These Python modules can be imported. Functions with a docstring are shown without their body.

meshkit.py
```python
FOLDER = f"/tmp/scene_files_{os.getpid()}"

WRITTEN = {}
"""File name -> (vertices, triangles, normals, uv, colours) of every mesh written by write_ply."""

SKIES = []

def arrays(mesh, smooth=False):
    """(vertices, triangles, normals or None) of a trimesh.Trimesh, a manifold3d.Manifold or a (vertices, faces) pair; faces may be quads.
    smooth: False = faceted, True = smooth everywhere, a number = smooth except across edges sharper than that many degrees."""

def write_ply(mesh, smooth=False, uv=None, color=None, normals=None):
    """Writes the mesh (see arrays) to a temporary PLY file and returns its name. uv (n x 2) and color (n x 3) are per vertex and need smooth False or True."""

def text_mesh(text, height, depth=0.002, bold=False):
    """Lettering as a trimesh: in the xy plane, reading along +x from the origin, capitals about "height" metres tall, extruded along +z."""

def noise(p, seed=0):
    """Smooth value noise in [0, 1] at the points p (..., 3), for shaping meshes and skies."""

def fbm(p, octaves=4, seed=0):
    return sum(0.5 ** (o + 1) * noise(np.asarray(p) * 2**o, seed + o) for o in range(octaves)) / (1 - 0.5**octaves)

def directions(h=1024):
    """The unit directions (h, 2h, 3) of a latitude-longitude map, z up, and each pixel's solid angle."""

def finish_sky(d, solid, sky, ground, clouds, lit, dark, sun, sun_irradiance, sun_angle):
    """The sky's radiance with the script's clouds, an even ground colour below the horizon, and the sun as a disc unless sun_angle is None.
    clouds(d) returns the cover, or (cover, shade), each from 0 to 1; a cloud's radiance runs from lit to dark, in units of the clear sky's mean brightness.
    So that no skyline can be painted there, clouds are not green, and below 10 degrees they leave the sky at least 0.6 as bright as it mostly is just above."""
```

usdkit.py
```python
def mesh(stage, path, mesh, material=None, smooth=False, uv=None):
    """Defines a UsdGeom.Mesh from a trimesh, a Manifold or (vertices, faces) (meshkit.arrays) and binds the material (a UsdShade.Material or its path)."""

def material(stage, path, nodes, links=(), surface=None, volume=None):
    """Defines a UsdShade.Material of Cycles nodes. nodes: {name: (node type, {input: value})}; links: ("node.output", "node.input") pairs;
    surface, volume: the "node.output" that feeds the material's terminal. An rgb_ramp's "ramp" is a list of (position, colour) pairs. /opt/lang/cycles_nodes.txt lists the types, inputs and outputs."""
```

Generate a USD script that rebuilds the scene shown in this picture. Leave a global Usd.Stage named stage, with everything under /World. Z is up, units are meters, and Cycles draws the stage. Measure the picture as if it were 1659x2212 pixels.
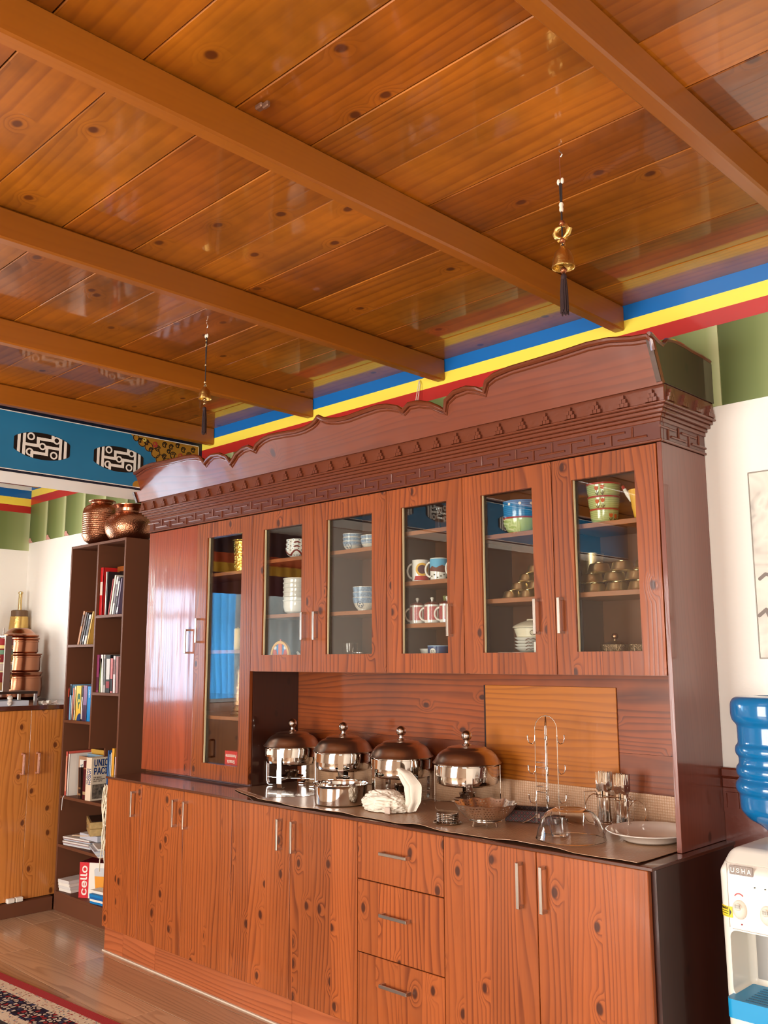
import math, random
import numpy as np, trimesh, manifold3d, usdkit, meshkit
from shapely.geometry import Polygon, Point, LineString, box as sbox
from shapely import affinity, union_all
from pxr import Usd, UsdGeom, UsdLux, UsdShade, Gf, Sdf
random.seed(7); rng = np.random.default_rng(7); PI = math.pi
stage = Usd.Stage.CreateInMemory()
UsdGeom.SetStageUpAxis(stage, 'Z'); UsdGeom.SetStageMetersPerUnit(stage, 1.0)
W = UsdGeom.Xform.Define(stage, '/World'); stage.SetDefaultPrim(W.GetPrim())
UsdGeom.Scope.Define(stage, '/World/Looks')
# ---------------- camera ----------------
cam = UsdGeom.Camera.Define(stage, '/World/Camera')
cr, cu, cf = (0.7129167, 0.7012439, -0.0026035), (0.1126328, -0.1108416, 0.987435), (-0.6921442, 0.7042522, 0.1580039)
cam.AddTransformOp().Set(Gf.Matrix4d(*cr, 0, *cu, 0, *[-c for c in cf], 0, 0, -2.6, 1.484, 1))
cam.CreateHorizontalApertureAttr(36.0); cam.CreateVerticalApertureAttr(48.0)
cam.CreateFocalLengthAttr(36.0 * 1996.687 / 1659); cam.CreateClippingRangeAttr(Gf.Vec2f(0.05, 60))
cam.CreateExposureAttr(0.7)
# ---------------- daylight at the windows ----------------
def window_light(name, pos, w, h, nrm, power, col=(1, 0.97, 0.92)):
    l = UsdLux.RectLight.Define(stage, '/World/' + name)
    l.CreateWidthAttr(w); l.CreateHeightAttr(h); l.CreateIntensityAttr(power); l.CreateColorAttr(Gf.Vec3f(*col))
    z = Gf.Vec3d(*nrm) * -1; y = Gf.Vec3d(0, 0, 1); x = Gf.Cross(y, z)
    l.AddTransformOp().Set(Gf.Matrix4d(*x, 0, *y, 0, *z, 0, *pos, 1))
sun = UsdLux.DistantLight.Define(stage, '/World/sun')
sun.CreateIntensityAttr(46.0); sun.CreateAngleAttr(0.6); sun.CreateColorAttr(Gf.Vec3f(1, .93, .82))
sd = Gf.Vec3d(.25, .72, -.62).GetNormalized(); sx = Gf.Cross(Gf.Vec3d(0, 0, 1), -sd).GetNormalized(); sy = Gf.Cross(-sd, sx)
sun.AddTransformOp().Set(Gf.Matrix4d(*sx, 0, *sy, 0, *(-sd), 0, 0, 0, 0, 1))
window_light('daylight_left', (-7.12, -2.05, 1.62), 1.68, 1.4, (1, 0, 0), 7, (.5, .76, 1))
window_light('daylight_left_near', (-7.12, -.6, 1.78), .9, 1.0, (1, 0, 0), 13, (1, .96, .9))  # added light behind a made-up, unseen window, brightens the left corner
window_light('daylight_rear', (-3.18, -5.12, 1.2), 2.1, 2.05, (0, 1, 0), 12)
window_light('daylight_rear_right', (0.55, -5.12, 1.5), 1.7, 1.5, (0, 1, 0), 12)
# ---------------- helpers ----------------
def lin(c):
    return tuple(((v / 255 + 0.055) / 1.055) ** 2.4 if v > 10 else v / 255 / 12.92 for v in c)
NUM = {}
def numbered(parent, name):
    k = (str(parent), name); n = NUM.get(k, -1) + 1; NUM[k] = n
    return name if n == 0 else f'{name}_{n:03d}'
def data(p, label=None, cat=None, group=None, kind=None):
    for k, v in (('label', label), ('category', cat), ('group', group), ('kind', kind)):
        if v: p.SetCustomDataByKey(k, v)
class H:                       # handle: a prim path and the world point its local frame starts from
    def __init__(s, path, base): s.path, s.base = path, np.array(base, float)
    @property
    def prim(s): return stage.GetPrimAtPath(s.path)
def thing(name, label, cat, base=(0, 0, 0), group=None, kind=None, rot=0):
    x = UsdGeom.Xform.Define(stage, '/World/' + numbered('/World', name))
    x.AddTranslateOp().Set(Gf.Vec3d(*map(float, base)))
    if rot: x.AddRotateZOp().Set(rot)
    data(x.GetPrim(), label, cat, group, kind)
    return H(str(x.GetPath()), base)
def part(t, name, mesh, m, label=None, smooth=35, world=True, kind=None):
    """a Mesh under a thing or part; world: the mesh is in world coordinates"""
    if isinstance(mesh, B): mesh = mesh.done()
    if hasattr(mesh, 'to_mesh'):
        q = mesh.to_mesh(); mesh = trimesh.Trimesh(np.array(q.vert_properties[:, :3]), np.array(q.tri_verts), process=False)
    if world: mesh = mesh.copy(); mesh.apply_translation(-t.base)
    p = t.path + '/' + numbered(t.path, name)
    g = usdkit.mesh(stage, p, mesh, m, smooth)
    data(g.GetPrim(), label, kind=kind)
    return H(p, t.base)
def single(name, mesh, m, label, cat, base=None, group=None, kind=None, smooth=35, rot=0):
    if isinstance(mesh, B): mesh = mesh.done()
    if base is None:
        b = mesh.bounds; base = ((b[0, 0] + b[1, 0]) / 2, (b[0, 1] + b[1, 1]) / 2, b[0, 2]); mesh = mesh.copy(); mesh.apply_translation(-np.array(base))
    g = usdkit.mesh(stage, '/World/' + numbered('/World', name), mesh, m, smooth)
    g.AddTranslateOp().Set(Gf.Vec3d(*map(float, base)))
    if rot: g.AddRotateZOp().Set(rot)
    data(g.GetPrim(), label, cat, group, kind)
    return H(str(g.GetPath()), base)
def copy_of(t, loc, label, rot=0, group=None, rotx=0, roty=0):
    src = stage.GetPrimAtPath(t.path); name = t.path.split('/')[-1]
    if name[-4:-3] == '_' and name[-3:].isdigit(): name = name[:-4]
    p = '/World/' + numbered('/World', name)
    x = UsdGeom.Xform.Define(stage, p); pr = x.GetPrim()
    pr.GetReferences().AddInternalReference(src.GetPath()); pr.SetInstanceable(True)
    x.ClearXformOpOrder()
    x.AddTranslateOp().Set(Gf.Vec3d(*map(float, loc))) if not pr.GetAttribute('xformOp:translate') else (pr.GetAttribute('xformOp:translate').Set(Gf.Vec3d(*map(float, loc))), x.SetXformOpOrder([UsdGeom.XformOp(pr.GetAttribute('xformOp:translate'))]))
    if rot: x.AddRotateZOp(UsdGeom.XformOp.PrecisionFloat, 'c').Set(rot)
    if rotx: x.AddRotateXOp(UsdGeom.XformOp.PrecisionFloat, 'c').Set(rotx)
    if roty: x.AddRotateYOp(UsdGeom.XformOp.PrecisionFloat, 'c').Set(roty)
    data(pr, label, group=group)
    return H(p, loc)
def xform(pts, o, ax, ay, az):
    return np.asarray(o) + pts[:, :1] * np.asarray(ax) + pts[:, 1:2] * np.asarray(ay) + pts[:, 2:3] * np.asarray(az)
class B:
    """collects shapes into one mesh"""
    def __init__(s): s.m = []
    def add(s, m): s.m.append(m); return s
    def box(s, x0, x1, y0, y1, z0, z1, c=0.0):
        if c <= 0:
            b = trimesh.creation.box((x1 - x0, y1 - y0, z1 - z0)); b.apply_translation(((x0 + x1) / 2, (y0 + y1) / 2, (z0 + z1) / 2)); return s.add(b)
        h = np.array([x1 - x0, y1 - y0, z1 - z0]) / 2; c = min(c, h.min() * 0.9); pts = []
        for sx in (-1, 1):
            for sy in (-1, 1):
                for sz in (-1, 1):
                    for k in range(3):
                        q = h - c; q[k] = h[k]; pts.append(q * (sx, sy, sz))
        b = trimesh.convex.convex_hull(np.array(pts)); b.apply_translation(((x0 + x1) / 2, (y0 + y1) / 2, (z0 + z1) / 2)); return s.add(b)
    def lathe(s, prof, at=(0, 0, 0), n=40, close=False):
        p = np.array(prof, float)
        if close: p = np.vstack([p, p[:1]])
        a = np.arange(n) * 2 * PI / n
        v = np.stack([np.outer(np.cos(a), p[:, 0]), np.outer(np.sin(a), p[:, 0]), np.tile(p[:, 1], (n, 1))], -1)
        k = len(p); i = np.arange(n)[:, None]; j = np.arange(k - 1)[None]
        q = np.stack([i * k + j, ((i + 1) % n) * k + j, ((i + 1) % n) * k + j + 1, i * k + j + 1], -1).reshape(-1, 4)
        m = trimesh.Trimesh(v.reshape(-1, 3) + np.array(at), np.vstack([q[:, [0, 1, 2]], q[:, [0, 2, 3]]]), process=False)
        m.merge_vertices(); m.update_faces(m.nondegenerate_faces()); return s.add(m)
    def cyl(s, p0, p1, r, n=12, r1=None):
        return s.tube([p0, p1], [r, r if r1 is None else r1], n)
    def tube(s, pts, r, n=8, closed=False):
        pts = np.array(pts, float); k = len(pts)
        d = np.gradient(pts, axis=0) if not closed else np.roll(pts, -1, 0) - np.roll(pts, 1, 0)
        d /= np.maximum(np.linalg.norm(d, axis=1, keepdims=True), 1e-9)
        up = np.array([0, 0, 1.0]) if abs(d[0][2]) < 0.9 else np.array([1.0, 0, 0])
        rr = np.broadcast_to(np.asarray(r, float), (k,)); rings = []
        u = np.cross(d[0], up); u /= np.linalg.norm(u)
        for i in range(k):
            u = u - d[i] * (u @ d[i]); u /= max(np.linalg.norm(u), 1e-9); w = np.cross(d[i], u)
            a = np.arange(n) * 2 * PI / n
            rings.append(pts[i] + rr[i] * (np.outer(np.cos(a), u) + np.outer(np.sin(a), w)))
        v = np.vstack(rings); f = []
        for i in range(k if closed else k - 1):
            o, t = i * n, ((i + 1) % k) * n
            for j in range(n):
                a, b = j, (j + 1) % n; f += [(o + a, t + a, t + b), (o + a, t + b, o + b)]
        if not closed:
            v = np.vstack([v, pts[0], pts[-1]]); c0, c1 = len(v) - 2, len(v) - 1
            for j in range(n): f += [(c0, j, (j + 1) % n), (c1, (k - 1) * n + (j + 1) % n, (k - 1) * n + j)]
        m = trimesh.Trimesh(v, f, process=False); m.fix_normals(); return s.add(m)
    def prism(s, poly, th, o=(0, 0, 0), ax=(1, 0, 0), ay=(0, 0, 1), az=None):
        """a flat outline given depth th along az (default ax x ay)"""
        az = np.cross(ax, ay) if az is None else np.asarray(az)
        for g in getattr(poly, 'geoms', [poly]):
            if g.is_empty or g.area < 1e-10: continue
            m = trimesh.creation.extrude_polygon(g, th, engine='earcut')
            m.vertices = xform(m.vertices, o, ax, ay, az); s.add(m)
        return s
    def text(s, txt, h, o, ax, ay, th=0.0006, bold=False, width=None, center=False):
        m = meshkit.text_mesh(txt, h, th, bold)
        if width: m.vertices[:, 0] *= width / max(np.ptp(m.vertices[:, 0]), 1e-9)
        if center: m.vertices[:, 0] -= m.bounds[:, 0].mean()
        m.vertices = xform(m.vertices, o, ax, ay, np.cross(ax, ay)); return s.add(m)
    def done(s):
        m = trimesh.util.concatenate(s.m) if len(s.m) > 1 else s.m[0].copy()
        return m
def ball(c, r, n=2, sc=(1, 1, 1)):
    m = trimesh.creation.icosphere(n, r); m.vertices = m.vertices * np.array(sc) + np.array(c); return m
def grid_mesh(P, two=True):
    """a sheet from a (n, m, 3) grid"""
    n, m = P.shape[:2]; i = np.arange(n - 1)[:, None]; j = np.arange(m - 1)[None]
    q = np.stack([i * m + j, (i + 1) * m + j, (i + 1) * m + j + 1, i * m + j + 1], -1).reshape(-1, 4)
    return trimesh.Trimesh(P.reshape(-1, 3), np.vstack([q[:, [0, 1, 2]], q[:, [0, 2, 3]]]), process=False)
def sheet(P, th):
    """a closed thin slab from a grid, thickness th along -normal"""
    m = grid_mesh(P); nv = m.vertex_normals; n, k = P.shape[:2]
    v = np.vstack([m.vertices, m.vertices - nv * th]); N = n * k; f = [m.faces, m.faces[:, ::-1] + N]
    e = [i * k for i in range(n)], [i * k + k - 1 for i in range(n)][::-1], list(range(k))[::-1], list(range((n - 1) * k, n * k))
    for ring in e:
        ring = np.array(ring); a, b = ring[:-1], ring[1:]
        f += [np.stack([a, b, b + N], 1), np.stack([a, b + N, a + N], 1)]
    m = trimesh.Trimesh(v, np.vstack(f), process=False); return m
def arc(cx, cy, r, a0, a1, n=12):
    a = np.radians(np.linspace(a0, a1, n)); return [(cx + r * math.cos(t), cy + r * math.sin(t)) for t in a]
# ---------------- materials ----------------
def MAT(name, nodes, links, surface='p.BSDF'):
    return usdkit.material(stage, '/World/Looks/' + name, nodes, links, surface=surface)
def plain(name, c, rough=0.5, metal=0.0, coat=0.0, bump=None, spec=0.5, var=0.0, vscale=8, **kw):
    c = lin(c); n = {'p': ('principled_bsdf', {'base_color': c, 'roughness': rough, 'metallic': metal, 'coat_weight': coat, 'coat_roughness': 0.06, 'specular_ior_level': spec, **kw})}; l = []
    if bump or var: n['tc'] = ('texture_coordinate', {})
    if bump:
        sc, st = bump
        n['bn'] = ('noise_texture', {'scale': sc, 'detail': 3.0}); n['bp'] = ('bump', {'strength': st, 'distance': 0.02})
        l += [('tc.object', 'bn.vector'), ('bn.fac', 'bp.height'), ('bp.normal', 'p.normal')]
    if var:
        n['vn'] = ('noise_texture', {'scale': vscale, 'detail': 4.0})
        n['vr'] = ('rgb_ramp', {'ramp': [(0.3, tuple(x * (1 - var) for x in c)), (0.7, tuple(min(1, x * (1 + var)) for x in c))]})
        l += [('tc.object', 'vn.vector'), ('vn.fac', 'vr.fac'), ('vr.color', 'p.base_color')]
    return MAT(name, n, l)
def wood(name, light, dark, knot, grain='z', freq=42.0, k=4.5, stretch=0.11, rings=12.0, kn=0.6, kscale=(7.4, 4.8), rough=0.42, coat=0.6, crough=0.12, wav=0.25, contrast=0.8, strip=0.0, bumps=0.12, wscale=5.0, tone=0.16, cior=1.5, blotch=0.0, wstretch=False):
    """varnished pine: growth rings run along the grain and are warped by a stretched noise; knots from sparse cells bend them"""
    li, da, kc = lin(light), lin(dark), lin(knot); ax = 'xyz'.index(grain)
    c1, c2 = [c for c in 'xyz' if c != grain]
    s = [k] * 3; s[ax] = k * stretch; ks = [kscale[0]] * 3; ks[ax] = kscale[1]
    n = {'tc': ('texture_coordinate', {}), 'oi': ('object_info', {}),
         'of': ('vector_math', {'math_type': 'scale', 'vector1': (13.1, 9.7, 5.3)}), 'po': ('vector_math', {'math_type': 'add'}), 'sx': ('separate_xyz', {}),
         'uu': ('math', {'math_type': 'add'}), 'uf': ('math', {'math_type': 'multiply', 'value2': freq}),
         'mp': ('mapping', {'scale': tuple(s)}), 'mk': ('mapping', {'scale': (1, 1, 1)}),
         'n1': ('noise_texture', {'scale': 1.0, 'detail': 2.0, 'roughness': 0.45}),
         'nd': ('noise_texture', {'scale': 2.0, 'detail': 2.0}), 'dm': ('mix_vector', {'fac': 0.1}), 'kq': ('separate_xyz', {}), 'ku': ('math', {'math_type': 'multiply_add', 'value2': kscale[0]}), 'kw': ('math', {'math_type': 'multiply', 'value2': kscale[1]}), 'kc': ('combine_xyz', {}), 'kz': ('math', {'math_type': 'multiply', 'value2': kscale[0]}),
         'vo': ('voronoi_texture', {'dimensions': '2D', 'scale': 1.0, 'randomness': 1.0}), 'sc': ('separate_color', {}), 'thr': ('math', {'math_type': 'less_than', 'value2': kn}),
         'bul': ('map_range', {'range_type': 'smootherstep', 'from_min': 0.0, 'from_max': 0.3, 'to_min': 1.0, 'to_max': 0.0, 'clamp': True}), 'kb': ('math', {'math_type': 'multiply'}),
         'r1': ('math', {'math_type': 'multiply_add', 'value2': rings}), 'r2': ('math', {'math_type': 'multiply_add', 'value2': 2.2}), 'fr': ('math', {'math_type': 'fraction'}),
         'rg': ('rgb_ramp', {'ramp': [(0.0, (.05, .05, .05)), (0.5, (0.2, 0.2, 0.2)), (0.78, (.85, .85, .85)), (0.9, (1, 1, 1)), (1.0, (.05, .05, .05))]}),
         'mf': ('mapping', {'scale': tuple((70.0 if i != ax else 2.4) for i in range(3))}), 'fn': ('noise_texture', {'scale': 1.6, 'detail': 3.0, 'roughness': 0.65}),
         'ml': ('mapping', {'scale': tuple((7.0 if i != ax else .8) for i in range(3))}), 'ln': ('noise_texture', {'scale': 1.0, 'detail': 2.0}), 'lm': ('map_range', {'from_min': .3, 'from_max': .65, 'to_min': .35, 'to_max': 1.0, 'clamp': True}), 'lg': ('math', {'math_type': 'multiply'}),
         'gm': ('math', {'math_type': 'multiply', 'value2': contrast}), 'ga': ('math', {'math_type': 'multiply_add', 'value2': 0.4}), 'gs': ('math', {'math_type': 'subtract', 'value2': 0.17, 'use_clamp': True}),
         'cb': ('mix_color', {'a': li, 'b': da}),
         'tn': ('noise_texture', {'scale': 0.6, 'detail': 2.0}), 'tm': ('map_range', {'from_min': 0.3, 'from_max': 0.7, 'to_min': 1 - tone, 'to_max': 1 + tone}), 'tv': ('hsv', {'hue': 0.5, 'saturation': 1.0}),
         'kd': ('map_range', {'range_type': 'smoothstep', 'from_min': 0.05, 'from_max': 0.1, 'to_min': 1.0, 'to_max': 0.0, 'clamp': True}), 'km': ('math', {'math_type': 'multiply'}), 'kk': ('math', {'math_type': 'multiply', 'value2': 0.88}),
         'ck': ('mix_color', {'b': kc}),
         'bw': ('noise_texture', {'scale': wscale, 'detail': 1.0}), 'bs': ('math', {'math_type': 'multiply', 'value2': wav}), 'bg': ('math', {'math_type': 'multiply_add', 'value2': -bumps * 0.1}),
         'bp': ('bump', {'strength': 0.5, 'distance': 0.02}),
         'p': ('principled_bsdf', {'roughness': rough, 'coat_weight': coat, 'coat_roughness': crough, 'coat_ior': cior, 'specular_ior_level': 0.35})}
    l = [('oi.random', 'of.scale'), ('tc.object', 'po.vector1'), ('of.vector', 'po.vector2'), ('po.vector', 'sx.vector'), ('sx.' + c1, 'uu.value1'), ('sx.' + c2, 'uu.value2'), ('uu.value', 'uf.value1'),
         ('po.vector', 'mf.vector'), ('mk.vector', 'kq.vector'), ('kq.' + c1, 'ku.value1'), ('kz.value', 'ku.value3'), ('kq.' + c2, 'kz.value1'), ('kq.' + grain, 'kw.value1'), ('ku.value', 'kc.x'), ('kw.value', 'kc.y'), ('kc.vector', 'nd.vector'), ('kc.vector', 'dm.a'), ('nd.color', 'dm.b'), ('dm.result', 'vo.vector'), ('vo.color', 'sc.color'), ('sc.r', 'thr.value1'),
         ('mp.vector', 'n1.vector'), ('vo.distance', 'bul.value'), ('bul.result', 'kb.value1'), ('thr.value', 'kb.value2'),
         ('n1.fac', 'r1.value1'), ('uf.value', 'r1.value3'), ('kb.value', 'r2.value1'), ('r1.value', 'r2.value3'), ('r2.value', 'fr.value1'), ('fr.value', 'rg.fac'),
         ('mf.vector', 'fn.vector'), ('po.vector', 'ml.vector'), ('ml.vector', 'ln.vector'), ('ln.fac', 'lm.value'), ('rg.color', 'lg.value1'), ('lm.result', 'lg.value2'), ('lg.value', 'gm.value1'), ('fn.fac', 'ga.value1'), ('gm.value', 'ga.value3'), ('ga.value', 'gs.value1'), ('gs.value', 'cb.fac'),
         ('mp.vector', 'tn.vector'), ('tn.fac', 'tm.value'), ('cb.result', 'tv.color'), ('tm.result', 'tv.value'),
         ('vo.distance', 'kd.value'), ('kd.result', 'km.value1'), ('thr.value', 'km.value2'), ('km.value', 'kk.value1'), ('kk.value', 'ck.fac'), ('ck.result', 'p.base_color'),
         ('tc.object', 'bw.vector'), ('bw.fac', 'bs.value1'), ('gs.value', 'bg.value1'), ('bs.value', 'bg.value3'), ('bg.value', 'bp.height'), ('bp.normal', 'p.normal'), ('bp.normal', 'p.coat_normal')]
    if wstretch: l[l.index(('tc.object', 'bw.vector'))] = ('ml.vector', 'bw.vector')
    if blotch:
        n.update({'bl': ('noise_texture', {'scale': 2.6, 'detail': 4.0, 'roughness': .6}), 'bm': ('map_range', {'from_min': .3, 'from_max': .7, 'to_min': 1 - blotch, 'to_max': 1 + blotch * .8}), 'bx': ('math', {'math_type': 'multiply'})})
        l.remove(('tm.result', 'tv.value')); l += [('po.vector', 'bl.vector'), ('bl.fac', 'bm.value'), ('tm.result', 'bx.value1'), ('bm.result', 'bx.value2'), ('bx.value', 'tv.value')]
    if strip:      # glued-up staves: each a little lighter or darker
        n.update({'sm': ('math', {'math_type': 'multiply', 'value2': 8.6}), 'sf': ('math', {'math_type': 'floor'}), 'wn': ('white_noise_texture', {'dimensions': '1D'}),
                  'wr': ('map_range', {'to_min': 1 - strip, 'to_max': 1 + strip}), 'tv2': ('hsv', {'hue': 0.5, 'saturation': 1.0}), 'wz': ('math', {'math_type': 'multiply', 'value2': 13.7}), 'cz': ('combine_xyz', {}), 'pz': ('vector_math', {'math_type': 'add'})})
        l += [('sx.' + c1, 'sm.value1'), ('sm.value', 'sf.value1'), ('sf.value', 'wn.w'), ('wn.value', 'wr.value'), ('tv.color', 'tv2.color'), ('wr.result', 'tv2.value'), ('tv2.color', 'ck.a'),
              ('wn.value', 'wz.value1'), ('wz.value', 'cz.' + grain), ('po.vector', 'pz.vector1'), ('cz.vector', 'pz.vector2'), ('pz.vector', 'mp.vector'), ('pz.vector', 'mk.vector')]
    else: l += [('tv.color', 'ck.a'), ('po.vector', 'mp.vector'), ('po.vector', 'mk.vector')]
    return MAT(name, n, l)
PINE = wood('pine_door', (162, 84, 36), (98, 40, 13), (54, 20, 9), 'z', strip=0.10, coat=.45, contrast=.85)
PINE_UP = wood('pine_upper', (148, 74, 27), (94, 38, 11), (54, 20, 9), 'z', strip=0.10, kn=0.4, coat=.28, contrast=.95)
PINE_H = wood('pine_back', (134, 62, 19), (70, 26, 7), (46, 14, 6), 'x', kn=0.4, blotch=.25)
PINE_RED = wood('pine_crown', (126, 56, 25), (90, 36, 14), (60, 20, 10), 'x', kn=0.25, crough=0.1, coat=0.6, wav=0.35, contrast=.6)
PINE_SIDE = wood('pine_side', (52, 21, 11), (40, 16, 8), (34, 13, 7), 'z', kn=0.15, crough=0.06, coat=1.0, contrast=0.4)
PINE_END = wood('pine_end_panel', (122, 64, 48), (102, 50, 36), (60, 26, 16), 'z', kn=0.1, coat=.75, crough=.08, contrast=.4, wav=.1)
PINE_LEFT = wood('pine_honey', (200, 126, 58), (150, 82, 32), (86, 38, 16), 'z', strip=0.08, kn=0.45)
PINE_LIGHT = wood('pine_amber', (172, 98, 18), (118, 58, 8), (110, 50, 8), 'x', kn=0.0, freq=40)
PLANK = [wood(f'ceiling_plank_{i}', c, d, (76, 30, 6), 'x', freq=26, k=3, rings=8, kn=0.3, kscale=(6, 5), blotch=.42, coat=.85, crough=0.06, cior=1.5, wav=0.2, contrast=0.55, wscale=3.5, tone=.25)
         for i, (c, d) in enumerate([((164, 94, 15), (112, 54, 5)), ((154, 84, 12), (102, 47, 4)), ((170, 100, 17), (122, 60, 6))])]
BEAM = wood('beam_paint', (160, 92, 20), (146, 80, 16), (120, 60, 10), 'y', kn=0.0, contrast=0.25, coat=0.5, crough=0.2, wav=0.1)
PLASTER = plain('plaster_white', (244, 240, 230), 0.65, bump=(60, 0.04))
BLUE = plain('paint_blue', (0, 102, 176), 0.4, coat=0.2, bump=(30, 0.03)); YELLOW = plain('paint_yellow', (252, 226, 82), 0.4, coat=0.2, bump=(30, 0.03))
REDP = plain('paint_red', (184, 38, 32), 0.4, coat=0.2, bump=(30, 0.03)); MAROON = plain('wainscot_maroon', (104, 46, 30), 0.35, coat=0.4, bump=(25, 0.05))
NAVY = plain('paint_navy', (22, 30, 48), 0.4); WHITEP = plain('paint_white', (238, 232, 220), 0.5); DZIBLUE = plain('paint_dzi_blue', (36, 118, 160), 0.45, var=0.08, vscale=3)
BLACKP = plain('paint_black', (24, 16, 14), 0.4); GOLDP = plain('paint_gold', (176, 124, 38), 0.45); PINKP = plain('paint_pink', (206, 150, 138), 0.5)
STEEL = plain('stainless_steel', (196, 188, 180), 0.12, 1.0, bump=(14, 0.03)); STEEL_D = plain('steel_lid', (200, 182, 166), 0.27, 1.0); NICKEL = plain('handle_nickel', (206, 198, 188), 0.28, 1.0)
SHELF = plain('bookcase_brown', (102, 61, 40), 0.6, spec=.25, bump=(8, 0.03)); DARKTOP = plain('worktop_brown', (78, 38, 24), 0.25, coat=0.8, bump=(4, 0.04)); CARC = plain('carcass_brown', (120, 74, 46), 0.45)
SHELFEDGE = plain('shelf_board', (150, 92, 52), 0.45, var=0.1)
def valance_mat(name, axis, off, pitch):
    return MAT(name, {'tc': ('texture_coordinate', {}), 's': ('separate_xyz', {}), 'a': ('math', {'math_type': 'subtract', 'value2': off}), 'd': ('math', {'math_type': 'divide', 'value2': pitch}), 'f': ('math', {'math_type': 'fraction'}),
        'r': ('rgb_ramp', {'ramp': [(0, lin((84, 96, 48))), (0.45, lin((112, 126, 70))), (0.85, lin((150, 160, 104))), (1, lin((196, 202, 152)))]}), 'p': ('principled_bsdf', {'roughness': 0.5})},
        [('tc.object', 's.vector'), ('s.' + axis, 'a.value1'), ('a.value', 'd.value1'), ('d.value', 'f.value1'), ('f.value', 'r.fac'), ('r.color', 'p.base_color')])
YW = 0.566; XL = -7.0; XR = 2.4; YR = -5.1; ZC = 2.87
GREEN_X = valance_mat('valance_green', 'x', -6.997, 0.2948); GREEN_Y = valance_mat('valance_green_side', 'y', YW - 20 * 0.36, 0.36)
# ---- walls ----
wb = thing('wall_back', None, None, kind='structure')
part(wb, 'plaster', B().box(XL - .1, XR + .1, YW, YW + .12, 0, ZC + .1), PLASTER)
for nm, z0, z1, m in (('blue_stripe', 2.809, ZC, BLUE), ('yellow_stripe', 2.752, 2.809, YELLOW), ('red_stripe', 2.691, 2.752, REDP)):
    part(wb, nm, B().box(XL, XR, YW - .003, YW, z0, z1), m)
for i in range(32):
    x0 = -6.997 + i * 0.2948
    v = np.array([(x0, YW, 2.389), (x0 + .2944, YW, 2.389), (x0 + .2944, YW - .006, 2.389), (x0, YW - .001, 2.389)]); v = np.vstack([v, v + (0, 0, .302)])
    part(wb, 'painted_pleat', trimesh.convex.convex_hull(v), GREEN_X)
    fl = Point(0, 0).buffer(.02, 8).union(Polygon([(-.012, .012), (.03, -.002), (.055, -.022), (0, -.02)])).intersection(sbox(-.02, -.018, .06, .05))
    if i < 5: part(wb, 'painted_petal', B().prism(fl, .002, (x0 + .022, YW - .004, 2.407), (1, 0, 0), (0, 0, 1)), PINKP)
part(wb, 'wainscot', B().box(-1.4712, XR, YW - .012, YW, 0, .97), MAROON)
part(wb, 'chair_rail', B().box(-1.4712, XR, YW - .03, YW, 1.085, 1.118, .006).box(-1.4712, XR, YW - .022, YW, 1.05, 1.085, .004).box(-1.4712, XR, YW - .016, YW, .97, 1.05), MAROON)
for i in range(16):
    x0 = -1.468 + i * .075
    part(wb, 'rail_fret', B().tube([(x0 + .008, YW - .017, .985), (x0 + .008, YW - .017, 1.035), (x0 + .05, YW - .017, 1.035), (x0 + .05, YW - .017, .985)], .004, 5), MAROON)
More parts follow.
